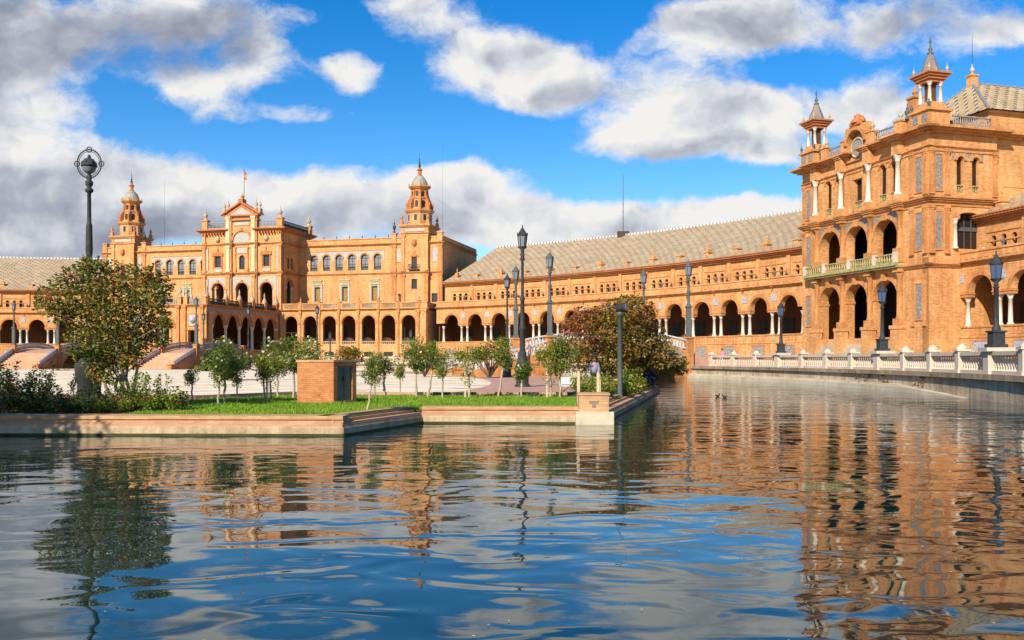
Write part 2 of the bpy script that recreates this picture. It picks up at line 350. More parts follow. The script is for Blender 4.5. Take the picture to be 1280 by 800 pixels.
# ------------------------------------------------------------------ mesh helpers
class MB:
    """collects faces, links them as ONE mesh object"""
    def __init__(s):
        s.v = []; s.f = []; s.mi = []; s.uvf = {}; s.k = 0; s.sm = []
    def add(s, pts, uv=None, smooth=False):
        i = len(s.v); s.v.extend([tuple(p) for p in pts]); s.f.append(tuple(range(i, i + len(pts))))
        s.mi.append(s.k); s.sm.append(smooth)
        if uv: s.uvf[len(s.f) - 1] = uv
    def grid(s, rows, closed=False, smooth=True, uv=None):
        """rows of points, shared vertices"""
        i = len(s.v); n = len(rows[0])
        for r in rows: s.v.extend([tuple(p) for p in r])
        for a in range(len(rows) - 1):
            for b in range(n if closed else n - 1):
                c = (b + 1) % n
                s.f.append((i + a * n + b, i + a * n + c, i + (a + 1) * n + c, i + (a + 1) * n + b)); s.mi.append(s.k); s.sm.append(smooth)
                if uv: s.uvf[len(s.f) - 1] = [uv[a][b], uv[a][c], uv[a + 1][c], uv[a + 1][b]]
    def hexa(s, p):
        """8 points: bottom loop 0-3, top loop 4-7"""
        for q in ((3, 2, 1, 0), (4, 5, 6, 7), (0, 1, 5, 4), (1, 2, 6, 5), (2, 3, 7, 6), (3, 0, 4, 7)):
            s.add([p[j] for j in q])
    def box(s, fr, s0, s1, n0, n1, z0, z1):
        """box in a frame: along s, outward n, up z"""
        k = max(1, int(abs(s1 - s0) / fr.step + 0.5))
        for i in range(k):
            a = s0 + (s1 - s0) * i / k; b = s0 + (s1 - s0) * (i + 1) / k
            p = [fr(a, n0, z0), fr(b, n0, z0), fr(b, n1, z0), fr(a, n1, z0), fr(a, n0, z1), fr(b, n0, z1), fr(b, n1, z1), fr(a, n1, z1)]
            for j, q in enumerate(((3, 2, 1, 0), (4, 5, 6, 7), (0, 1, 5, 4), (1, 2, 6, 5), (2, 3, 7, 6), (3, 0, 4, 7))):
                if (j == 3 and i < k - 1) or (j == 5 and i > 0): continue
                s.add([p[t] for t in q])
    def cornice(s, fr, s0, s1, z, h, proj, n=0.0, back=0.2, ends=True):
        """three oversailing courses, top at z+h"""
        e = 1 if ends else 0
        for j, (f, pr) in enumerate(((0.35, 0.4), (0.3, 0.72), (0.35, 1.0))):
            z0 = z + h * (0, 0.35, 0.65)[j]
            s.box(fr, s0 - e * proj * pr, s1 + e * proj * pr, n - back, n + proj * pr, z0, z0 + h * f - 0.004)
    def arcade(s, fr, s0, s1, z0, z1, n, t, ops, seg=12, back=True):
        """wall with openings (centre, half width, sill, spring, rise); the jambs are real"""
        ops = sorted(ops)
        def plain(a, b, za, zb):
            if b - a < 1e-4 or zb - za < 1e-4: return
            k = max(1, int((b - a) / fr.step + 0.5))
            for i in range(k):
                x, y = a + (b - a) * i / k, a + (b - a) * (i + 1) / k
                s.add([fr(x, n, za), fr(y, n, za), fr(y, n, zb), fr(x, n, zb)])
                if back: s.add([fr(y, n - t, za), fr(x, n - t, za), fr(x, n - t, zb), fr(y, n - t, zb)])
        cur = s0
        for (c, w, zs, zp, rise) in ops:
            plain(cur, c - w, z0, z1); plain(c - w, c + w, z0, zs)
            if zs > z0 + 1e-4: s.add([fr(c - w, n, zs), fr(c + w, n, zs), fr(c + w, n - t, zs), fr(c - w, n - t, zs)])
            s.add([fr(c - w, n, zs), fr(c - w, n - t, zs), fr(c - w, n - t, zp), fr(c - w, n, zp)])
            s.add([fr(c + w, n - t, zs), fr(c + w, n, zs), fr(c + w, n, zp), fr(c + w, n - t, zp)])
            if rise < 1e-4:
                plain(c - w, c + w, zp, z1)
                s.add([fr(c - w, n - t, zp), fr(c + w, n - t, zp), fr(c + w, n, zp), fr(c - w, n, zp)])
            else:
                pts = [(c - w * math.cos(math.pi * i / seg), zp + rise * math.sin(math.pi * i / seg)) for i in range(seg + 1)]
                for (xa, ya), (xb, yb) in zip(pts, pts[1:]):
                    s.add([fr(xa, n, ya), fr(xb, n, yb), fr(xb, n, z1), fr(xa, n, z1)])
                    if back: s.add([fr(xb, n - t, yb), fr(xa, n - t, ya), fr(xa, n - t, z1), fr(xb, n - t, z1)])
                    s.add([fr(xa, n - t, ya), fr(xb, n - t, yb), fr(xb, n, yb), fr(xa, n, ya)])
            cur = c + w
        plain(cur, s1, z0, z1)
        s.add([fr(s0, n, z1), fr(s1, n, z1), fr(s1, n - t, z1), fr(s0, n - t, z1)]) if fr.step > 50 else None
        s.add([fr(s0, n - t, z0), fr(s0, n, z0), fr(s0, n, z1), fr(s0, n - t, z1)])
        s.add([fr(s1, n, z0), fr(s1, n - t, z0), fr(s1, n - t, z1), fr(s1, n, z1)])
    def archivolt(s, fr, c, w, zp, rise, width, n, depth, seg=12):
        """raised band round an arch"""
        o = []
        for i in range(seg + 1):
            a = math.pi * i / seg
            o.append((c - w * math.cos(a), zp + rise * math.sin(a), c - (w + width) * math.cos(a), zp + (rise + width) * math.sin(a)))
        for A, B in zip(o, o[1:]):
            s.add([fr(A[0], n + depth, A[1]), fr(B[0], n + depth, B[1]), fr(B[2], n + depth, B[3]), fr(A[2], n + depth, A[3])])
            s.add([fr(A[2], n + depth, A[3]), fr(B[2], n + depth, B[3]), fr(B[2], n, B[3]), fr(A[2], n, A[3])])
            s.add([fr(B[0], n + depth, B[1]), fr(A[0], n + depth, A[1]), fr(A[0], n, A[1]), fr(B[0], n, B[1])])
        for q in (o[0], o[-1]):
            s.add([fr(q[0], n, q[1]), fr(q[2], n, q[1]), fr(q[2], n + depth, q[1]), fr(q[0], n + depth, q[1])])
    def disc_fill(s, fr, c, w, zs, zp, rise, n, seg=12):
        """arched pane"""
        pts = [(c - w, zs), (c + w, zs)] + [(c + w * math.cos(math.pi * i / seg), zp + rise * math.sin(math.pi * i / seg)) for i in range(seg + 1)]
        if rise < 1e-4: pts = [(c - w, zs), (c + w, zs), (c + w, zp), (c - w, zp)]
        s.add([fr(a, n, z) for a, z in pts])
    def lathe(s, p, prof, segs=10, smooth=True, rot=0.0, sx=1.0):
        """profile of (radius, height above p)"""
        p = Vector(p)
        rows = []
        for r, z in prof:
            rows.append([(p.x + r * sx * math.cos(rot + 2 * math.pi * i / segs), p.y + r * math.sin(rot + 2 * math.pi * i / segs), p.z + z) for i in range(segs)])
        s.grid(rows, True, smooth)
        s.add(list(reversed(rows[0]))); s.add(rows[-1])
    def tube(s, pts, rad, segs=6, smooth=True):
        pts = [Vector(p) for p in pts]
        if not isinstance(rad, (list, tuple)): rad = [rad] * len(pts)
        rows = []
        for i, p in enumerate(pts):
            d = (pts[min(i + 1, len(pts) - 1)] - pts[max(i - 1, 0)])
            d = d.normalized() if d.length > 1e-6 else Vector((0, 0, 1))
            a = d.orthogonal().normalized() if abs(d.z) < 0.95 else (d.cross(Vector((0, 1, 0)))).normalized()
            b = d.cross(a)
            rows.append([tuple(p + (a * math.cos(2 * math.pi * k / segs) + b * math.sin(2 * math.pi * k / segs)) * rad[i]) for k in range(segs)])
        s.grid(rows, True, smooth)
        s.add(list(reversed(rows[0]))); s.add(rows[-1])
    def ring(s, centre, axis_n, rad, r, segs=24, tseg=6, sx=1.0):
        c = Vector(centre); nrm = Vector(axis_n).normalized()
        u = nrm.cross(Vector((0, 0, 1))).normalized(); v = Vector((0, 0, 1))
        rows = []
        for i in range(segs + 1):
            a = 2 * math.pi * i / segs; d = u * math.cos(a) + v * math.sin(a)
            q = c + u * rad * sx * math.cos(a) + v * rad * math.sin(a)
            rows.append([tuple(q + (d * math.cos(2 * math.pi * k / tseg) + nrm * math.sin(2 * math.pi * k / tseg)) * r) for k in range(tseg)])
        s.grid(rows, True)
    def sphere(s, c, r, segs=8, rings=5, sz=1.0):
        s.lathe((c[0], c[1], c[2]), [(max(r * math.sin(math.pi * i / rings), r * .05), -r * sz * math.cos(math.pi * i / rings)) for i in range(rings + 1)], segs)
    def prism(s, poly, z0, z1):
        """poly: list of (x, y) counter-clockwise"""
        s.add([(x, y, z1) for x, y in poly]); s.add([(x, y, z0) for x, y in reversed(poly)])
        for (a, b), (c, d) in zip(poly, poly[1:] + poly[:1]):
            s.add([(a, b, z0), (c, d, z0), (c, d, z1), (a, b, z1)])
    def mesh(s, name, mats, org=Vector((0, 0, 0))):
        me = bpy.data.meshes.new(name)
        o = org
        me.from_pydata([(x - o.x, y - o.y, z - o.z) for x, y, z in s.v], [], s.f)
        for m_ in (mats if isinstance(mats, (list, tuple)) else [mats]): me.materials.append(m_)
        me.polygons.foreach_set('material_index', s.mi)
        me.polygons.foreach_set('use_smooth', s.sm)
        uvl = me.uv_layers.new(name='UVMap')
        data = [0.0] * (2 * len(me.loops))
        vv = s.v
        for pi, f in enumerate(s.f):
            ls = me.polygons[pi].loop_start
            uv = s.uvf.get(pi)
            if uv is None:
                n = me.polygons[pi].normal
                if abs(n.z) > 0.75: uv = [(vv[i][0], vv[i][1]) for i in f]
                else:
                    h = math.hypot(n.x, n.y); tx, ty = -n.y / h, n.x / h
                    uv = [(vv[i][0] * tx + vv[i][1] * ty, vv[i][2]) for i in f]
            for j, (a, b) in enumerate(uv):
                data[2 * (ls + j)] = a; data[2 * (ls + j) + 1] = b
        uvl.data.foreach_set('uv', data)
        me.update()
        return me
    def build(s, name, mats, parent=None, label=None):
        org = Vector((0, 0, 0)); q = parent
        while q is not None:
            org = org + q.location; q = q.parent
        o = bpy.data.objects.new(name, s.mesh(name, mats, org))
        col.objects.link(o); o.parent = parent
        if label: o['label'] = label
        return o


class Line:
    """straight facade: origin, direction along it; the outward normal is the direction turned clockwise"""
    step = 1e3
    def __init__(s, o, t, n=None):
        s.o = Vector((o[0], o[1])); s.t = Vector((t[0], t[1])).normalized()
        s.n = Vector((s.t.y, -s.t.x)) if n is None else Vector(n).normalized()
    def __call__(s, a, n, z):
        p = s.o + s.t * a + s.n * n
        return (p.x, p.y, z)
class Arc:
    """facade on the plaza's circle; s runs clockwise from angle th0, n points to the centre"""
    step = 3.0
    def __init__(s, c, r, th0, sign=-1):
        s.c = c; s.r = r; s.th = R(th0); s.sg = sign
    def __call__(s, a, n, z):
        th = s.th + s.sg * a / s.r
        return (s.c[0] + (s.r - n) * math.cos(th), s.c[1] + (s.r - n) * math.sin(th), z)


def tag(o, label=None, cat=None, group=None, kind=None):
    if label: o['label'] = label
    if cat: o['category'] = cat
    if group: o['group'] = group
    if kind: o['kind'] = kind
    return o
def thing(name, label, cat, loc, group=None):
    o = bpy.data.objects.new(name, None); col.objects.link(o)
    o.empty_display_size = 0.3
    o.location = loc
    return tag(o, label, cat, group)
def copy_tree(o, parent=None):
    c = o.copy(); col.objects.link(c)
    if parent is not None: c.parent = parent
    for ch in [x for x in o.children]:
        copy_tree(ch, c)
    return c

# ------------------------------------------------------------------ shared building pieces
def column(parent, p, z0, z1, r, mat='marble', name='column', segs=10):
    h = z1 - z0; m = MB()
    m.lathe((p[0], p[1], z0), [(r * 1.5, 0), (r * 1.5, h * .03), (r * 1.3, h * .035), (r * 1.35, h * .06), (r * 1.02, h * .075), (r * 1.0, h * .3), (r * .86, h * .83),
                               (r * 1.02, h * .835), (r * .9, h * .86), (r * 1.5, h * .955), (r * 1.55, h * .96), (r * 1.62, h)], segs)
    return m.build(name, M[mat], parent)
def finial_mb(m, p, h, r=None):
    r = r or h * 0.2
    m.lathe(p, [(r * .8, 0), (r * .8, h * .12), (r * .4, h * .16), (r * .5, h * .22), (r, h * .36), (r * .95, h * .48), (r * .35, h * .58), (r * .55, h * .66), (r * .2, h * .74), (r * .08, h)], 8)
def finial(parent, p, h, mat='stone', r=None, name='finial'):
    m = MB(); finial_mb(m, p, h, r); return m.build(name, M[mat], parent)
def baluster_row(m, fr, s0, s1, z0, z1, n, gap=0.3, w=0.09, zf=None):
    k = max(2, int((s1 - s0) / gap))
    for i in range(k):
        a = s0 + (s1 - s0) * (i + .5) / k
        dz = zf(a) if zf else 0.0
        p = fr(a, n, z0 + dz); h = z1 - z0
        m.lathe(p, [(w * .6, 0), (w * .75, h * .1), (w * .9, h * .35), (w * .45, h * .75), (w * .6, h)], 6)
def railing(parent, fr, s0, s1, z0, z1, n, mat, name='balustrade_panel', gap=0.3, rail=0.14, solid=False):
    m = MB(); t = 0.16
    m.box(fr, s0, s1, n - t, n + t * .2, z0, z0 + rail); m.box(fr, s0, s1, n - t, n + t * .3, z1 - rail, z1)
    if solid: m.box(fr, s0, s1, n - t * .8, n - t * .2, z0 + rail, z1 - rail)
    else: baluster_row(m, fr, s0, s1, z0 + rail, z1 - rail, n - t * .4, gap, gap * .38)
    return m.build(name, M[mat], parent)
def window(parent, fr, c, w, zs, zp, rise, n, frame='wood', glass='glass', bars=1, cross=2, fw=0.09, label=None):
    """frame with bars as the window, pane as its sub-part"""
    m = MB(); top = zp
    m.box(fr, c - w, c - w + fw, n, n + .1, zs, zp); m.box(fr, c + w - fw, c + w, n, n + .1, zs, zp); m.box(fr, c - w + fw, c + w - fw, n, n + .1, zs, zs + fw)
    for i in range(bars):
        x = c - w + 2 * w * (i + 1) / (bars + 1); m.box(fr, x - fw * .4, x + fw * .4, n + .01, n + .08, zs + fw, zp + rise * .97 - (0 if rise else fw))
    for i in range(cross):
        z = zs + (zp - zs) * (i + 1) / (cross + (0 if rise else 1)); m.box(fr, c - w + fw, c + w - fw, n + .02, n + .09, z - fw * .5, z + fw * .5)
    if rise: m.archivolt(fr, c, w - fw, zp, rise - fw, fw, n, .1, 8)
    else: m.box(fr, c - w + fw, c + w - fw, n, n + .1, zp - fw, zp)
    if parent.parent is not None:                  # a window of a sub-assembly keeps its pane in its own mesh
        m.k = 1; m.disc_fill(fr, c, w, zs, zp, rise, n + .03)
        return m.build('window', [M[frame], M[glass]], parent, label)
    o = m.build('window', M[frame], parent, label)
    g = MB(); g.disc_fill(fr, c, w, zs, zp, rise, n + .03); g.build('pane', M[glass], o)
    return o
def door(parent, fr, c, w, z0, z1, n, mat='void'):
    m = MB(); m.box(fr, c - w, c + w, n, n + .12, z0, z1)
    for k in (-1, 1):
        for j in range(3):
            za = z0 + (z1 - z0) * (.06 + .31 * j); m.box(fr, c + k * w * .5 - w * .36, c + k * w * .5 + w * .36, n + .1, n + .16, za, za + (z1 - z0) * .25)
    return m.build('door', M[mat], parent)
def panel(parent, fr, c, w, z0, z1, n, mat='grey_panel', frame='brick_trim', fw=0.14, name='tile_panel'):
    m = MB(); m.k = 0; m.box(fr, c - w, c + w, n - .1, n + .04, z0, z1)
    m.k = 1
    for a, b in ((c - w - fw, c - w), (c + w, c + w + fw)): m.box(fr, a, b, n - .1, n + .10, z0 - fw, z1 + fw)
    m.box(fr, c - w, c + w, n - .1, n + .10, z0 - fw, z0); m.box(fr, c - w, c + w, n - .1, n + .10, z1, z1 + fw)
    return m.build(name, [M[mat], M[frame]], parent)
def pilaster(parent, fr, c, w, z0, z1, n, d=0.22, mat='brick_trim', name='pilaster'):
    m = MB(); h = z1 - z0
    m.box(fr, c - w, c + w, n - .05, n + d, z0 + .5, z1 - .6)
    m.box(fr, c - w * 1.3, c + w * 1.3, n - .05, n + d * 1.4, z0, z0 + .5); m.box(fr, c - w * 1.15, c + w * 1.15, n - .05, n + d * 1.2, z1 - .6, z1 - .4)
    m.box(fr, c - w * 1.35, c + w * 1.35, n - .05, n + d * 1.5, z1 - .4, z1)
    return m.build(name, M[mat], parent)
def half_column(parent, fr, c, r, z0, z1, n, mat='brick_trim', name='half_column'):
    m = MB(); p = fr(c, n, z0); h = z1 - z0
    m.box(fr, c - r * 1.5, c + r * 1.5, n - .1, n + r * 1.5, z0, z0 + h * .12)
    m.lathe((p[0], p[1], z0), [(r * 1.2, h * .12), (r * 1.2, h * .15), (r, h * .17), (r * .88, h * .86), (r * 1.1, h * .87), (r * 1.3, h * .92), (r * 1.5, h * .94)], 10)
    m.box(fr, c - r * 1.6, c + r * 1.6, n - .1, n + r * 1.6, z1 - h * .06, z1)
    return m.build(name, M[mat], parent)

# ------------------------------------------------------------------ plaza plan
CX, CY = -91.9, 60.8                              # centre of the plaza's half circle
CC = (CX, CY)
R_IN, R_OUT, R_WING, R_RIDGE = 100.0, 115.5, 147.1, 170.5
AXIS = 75.8                                       # direction of the palace axis
U = Vector((math.cos(R(AXIS - 90)), math.sin(R(AXIS - 90)))); V = Vector((math.cos(R(AXIS)), math.sin(R(AXIS))))
Z_WALK, Z_PLAZA, Z_QUAY = 1.22, 0.30, 0.48
def polar(r, deg): return (CX + r * math.cos(R(deg)), CY + r * math.sin(R(deg)))
def at(px, d):
    return (px - 640) / FPX * d
def UVP(u, v): return (CX + U.x * u + V.x * v, CY + U.y * u + V.y * v)

# ------------------------------------------------------------------ the setting
def struct(name, mb, mat): return tag(mb.build(name, mat), kind='structure')
m = MB()                                          # ground beyond the canal, to the horizon
NSEG = 120
for a, b in ((R_OUT + .35, 200.0), (200.0, 700.0), (700.0, 5000.0)):
    rows = [[(CX + r * math.cos(2 * math.pi * i / NSEG), CY + r * math.sin(2 * math.pi * i / NSEG), Z_WALK) for i in range(NSEG)] for r in (a, b)]
    m.grid(list(reversed(rows)), True, False)
struct('ground', m, M['ground'])
m = MB(); m.add([(CX + (R_OUT + .3) * math.cos(2 * math.pi * i / NSEG), CY + (R_OUT + .3) * math.sin(2 * math.pi * i / NSEG), -1.3) for i in range(NSEG)])
struct('canal_bed', m, M['bed'])
m = MB(); m.add([(CX + (R_OUT + .05) * math.cos(2 * math.pi * i / NSEG), CY + (R_OUT + .05) * math.sin(2 * math.pi * i / NSEG), 0.0) for i in range(NSEG)])
struct('water', m, M['water'])

K0, K1, K2, K3, K4 = (-14.8, 22.9), (-4.25, 22.6), (-2.72, 27.1), (2.72, 26.9), (8.5, 52.2)
land = [K0, K1, K2, K3, K4] + [polar(R_IN, -4 + 188 * i / 70) for i in range(71)] + [(-192, 5.0), (-14.8, 5.0)]
m = MB(); m.prism(land, -1.25, 0.28)
struct('brick_path', m, M['path'])
m = MB()
pl = [polar(90.5, -12 + 200 * i / 60) for i in range(61)]
pl = [p for p in pl if p[1] > 41.5]
m.add([(x, y, 0.284) for x, y in [(-180, 41.5), (-4.0, 41.5)] + pl])
struct('plaza', m, M['paving'])
garden = [(-14.6, 23.3), (-4.45, 23.0), (-2.95, 27.5), (2.45, 27.3), (7.9, 51.5), (4.9, 51.5), (2.4, 37.2), (-3.6, 37.0), (-9.1, 38.0), (-11.9, 33.8), (-14.6, 31.0)]
m = MB(); m.prism(garden, 0.2, 0.43)
struct('garden_soil', m, M['soil'])
jut = [(-60, 5.3), (-15.1, 5.3), (-15.1, 22.9), (-15.1, 31.0), (-60, 31.0)]
m = MB(); m.prism(jut, 0.2, 0.42); struct('garden_bed', m, M['soil'])

# lawn: thousands of blades, one object
random.seed(3)
def inside(p, poly):
    x, y = p; r = False
    for (a, b), (c, d) in zip(poly, poly[1:] + poly[:1]):
        if (b > y) != (d > y) and x < (c - a) * (y - b) / (d - b) + a: r = not r
    return r
lawn = [(-10.2, 23.2), (-4.6, 23.05), (-3.1, 27.45), (2.3, 27.4), (3.6, 33.0), (2.0, 36.6), (-3.6, 36.4), (-9.0, 36.6), (-11.6, 33.0)]
m = MB(); n = 0
while n < 42000:
    x, y = random.uniform(-11.6, 3.6), random.uniform(23, 37.5)
    if not inside((x, y), lawn): continue
    n += 1
    tall = 0.6 + 0.8 * max(0, math.sin(x * 1.7 + y * .6) * math.sin(y * 2.1 - x * .5)) + random.random() * .5
    h = (0.05 + random.random() * .05) * tall; a = random.uniform(0, math.pi); wd = random.uniform(.012, .022) * (1 + y * .012)
    lx, ly = random.uniform(-.08, .08), random.uniform(-.02, .10)
    m.add([(x - wd * math.cos(a), y - wd * math.sin(a), .425), (x + wd * math.cos(a), y + wd * math.sin(a), .425), (x + lx, y + ly, .43 + h)])
tag(m.build('grass', M['grass']), 'bright green lawn behind the brick quay', 'grass', kind='stuff')

# quay round the garden
def quay_run(t, a, b, step=.05):
    d = Vector(b) - Vector(a); L = d.length
    fr = Line(a, d)
    m = MB(); m.box(fr, -.02, L + .02, -.62, .05, -1.2, .20); m.box(fr, -.02, L + .02, -.6, .02, .2, .235); m.build('stone_base', M['quay_stone'], t)
    m = MB(); m.box(fr, 0, L, -.75, -.03, .235, .325); m.box(fr, 0, L, -.75, -.04 - step, .327, .405); m.box(fr, 0, L, -.75, -.05 - 2 * step if step > .06 else -.05, .407, .495)
    m.build('brick_coping', M['brick_quay'], t)
    m = MB(); m.box(fr, -.03, L + .03, -.3, .062, -.3, .055); m.build('tide_line', M['algae'], t)
t = thing('quay_wall', 'low brick topped stone quay edging the lawn beside the water', 'quay', (K1[0], K1[1], 0))
for a, b, st in ((K0, K1, .05), (K1, K2, .2), (K2, K3, .05)): quay_run(t, a, b, st)
t = thing('quay_wall', 'long stepped brick quay running back from the square brick pier', 'quay', (K3[0], K3[1], 0))
quay_run(t, (2.98, 28.0), K4, .24)
t = thing('brick_pier', 'square brick pier on a pale stone block at the quay corner', 'pier', (2.6, 27.3, 0))
fr = Line((2.0, 26.65), (1, -.03))
m = MB(); m.box(fr, -.12, 1.0, -1.05, .12, -1.2, .37); m.build('stone_block', M['stone_ledge'], t)
m = MB(); m.box(fr, -.02, .86, -.92, .02, .37, .86); m.box(fr, -.05, .89, -.95, .05, .86, .92); m.build('brick_post', M['brick_quay'], t)
m = MB(); m.box(fr, .28, .56, .018, .034, .62, .70); m.box(fr, .36, .48, .018, .033, .5, .62); m.build('stain_mark', M['bark'], t)

# garden edging with short dark posts
t = thing('garden_curb', 'low pinkish brick edging with short dark posts behind the lawn', 'curb', (-3.6, 37.1, .28))
edge = [(-14.6, 31.1), (-11.9, 33.9), (-9.1, 38.1), (-3.6, 37.1), (2.45, 37.3), (4.95, 51.6)]
for a, b in zip(edge, edge[1:]):
    d = Vector(b) - Vector(a); fr = Line(a, d); m = MB(); m.box(fr, 0, d.length, -.3, 0, .26, .56); m.build('edging', M['path'], t)
for px in (525, 545, 558.5, 591, 623, 652.5, 699, 713):
    x = at(px, 36.8); m = MB(); m.box(Line((x, 36.75), (1, 0)), -.13, .13, -.2, .02, .27, .585); m.build('post', M['iron_dark'], t)

# outer canal wall, coping, ledge
wall_fr = Arc(CC, R_OUT, 130.0)
def s_of(deg, r=R_OUT): return R(130.0 - deg) * r
t = thing('canal_wall', 'curved stained stone canal wall with pale ledge below the white balustrade', 'wall', (*polar(R_OUT, 5), 0))
m = MB(); m.box(wall_fr, 0, s_of(-60), -.5, 0, -1.28, .98); m.build('wall', M['canal_stone'], t)
m = MB(); m.box(wall_fr, 0, s_of(-60), -.6, .22, .98, 1.235); m.build('coping', M['stone_wet'], t)
m = MB(); m.box(wall_fr, 0, s_of(-4.2), -.1, .55, -1.28, .30); m.box(wall_fr, 0, s_of(-3.0), -.1, .36, .30, .44)
for sa, sb, h0, h1, n0, n1 in ((s_of(-4.2), s_of(-6.4), .30, .16, .55, .42), (s_of(-6.4), s_of(-8.4), .16, -.02, .42, .2), (s_of(-3.0), s_of(-4.6), .44, .28, .36, .3)):
    m.hexa([wall_fr(sa, -.1, -1.28), wall_fr(sb, -.1, -1.28), wall_fr(sb, n1, -1.28), wall_fr(sa, n0, -1.28), wall_fr(sa, -.1, h0), wall_fr(sb, -.1, h1), wall_fr(sb, n1, h1), wall_fr(sa, n0, h0)])
m.k = 0; m.build('ledge', M['stone_ledge'], t)

# balustrade along the canal
def canal_balustrade(name, label, posts, lamps, far=False):
    t = thing(name, label, 'balustrade', fr_pt(posts[len(posts) // 2]))
    fr = wall_fr; zb = 1.24
    bal = []
    for a, b in zip(posts, posts[1:]):
        sa, sb = s_of(a) + .26, s_of(b) - .26
        m = MB(); m.box(fr, sa, sb, -.36, .02, zb, zb + .16); m.build('base_rail', M['stone_rose'], t)
        m = MB(); m.box(fr, sa, sb, -.38, .04, zb + .86, zb + 1.04); m.build('top_rail', M['stone_rose'], t)
        k = 11
        for i in range(k): bal.append((sa + (sb - sa) * (i + .5) / k, a))
    for a in posts:
        s = s_of(a); m = MB()
        if a in lamps:
            m.box(fr, s - .34, s + .34, -.5, .16, zb, zb + 1.04); m.box(fr, s - .62, s + .62, -.9, .3, zb + 1.05, zb + 1.22)
        else:
            m.box(fr, s - .26, s + .26, -.43, .1, zb, zb + 1.1); m.box(fr, s - .33, s + .33, -.5, .17, zb + 1.1, zb + 1.2)
            p = fr(s, -.165, zb + 1.2); m.lathe(p, [(.27, 0), (.3, .06), (.18, .16), (.1, .24), (.03, .27)], 8)
            m.box(fr, s - .3, s + .3, -.47, .14, zb, zb + .14)
        m.build('post', M['stone_rose'], t)
    bal.sort(key=lambda q: (Vector(fr(q[0], 0, 0)) - Vector((0, 8, 0))).length if not far else q[0])
    prof = [(.07, 0), (.075, .05), (.04, .12), (.088, .3), (.075, .42), (.035, .6), (.065, .66), (.07, .705)]
    rest = MB()
    for i, (s, a) in enumerate(bal):
        p = fr(s, -.17, zb + .155)
        if i < 100 and not far: m = MB(); m.lathe(p, prof, 8); m.build('baluster', M['stone_rose'], t)
        else: rest.lathe(p, prof, 6)
    o = rest.build('balusters', M['stone_rose'], t); o['kind'] = 'stuff'
def fr_pt(deg): p = wall_fr(s_of(deg), -.2, 1.24); return p
import bisect
POST_D = []
lampA = [8.02, .53 - 2.06, -9.4]                   # pedestals carrying lanterns (deg)
def deg_at(px, r=R_OUT):
    a = (px - 640) / FPX; A = 1 + a * a; B = -2 * (a * CX + CY); q = CX * CX + CY * CY - r * r
    d = (-B + math.sqrt(B * B - 4 * A * q)) / (2 * A)
    return math.degrees(math.atan2(d - CY, a * d - CX))
LAMP_D = [deg_at(972), deg_at(1097), deg_at(1236.5)]
seq = []
stepA = (LAMP_D[0] - LAMP_D[1]) / 4; stepB = (LAMP_D[1] - LAMP_D[2]) / 4
for i in range(8, 0, -1):
    d = LAMP_D[0] + stepA * i
    if d < 16.3: seq.append(d)
seq += [LAMP_D[0] - stepA * i for i in range(4)] + [LAMP_D[1] - stepB * i for i in range(4)] + [LAMP_D[2] - stepB * i for i in range(7)]
canal_balustrade('stone_balustrade', 'white stone balustrade with posts along the right canal wall', seq, LAMP_D)
far_posts = [66.6 - 1.9 * i for i in range(23)]
FAR_LAMP = [far_posts[4], far_posts[9]]
canal_balustrade('stone_balustrade', 'far white stone balustrade between the bridges before the palace arcade', far_posts, FAR_LAMP, True)

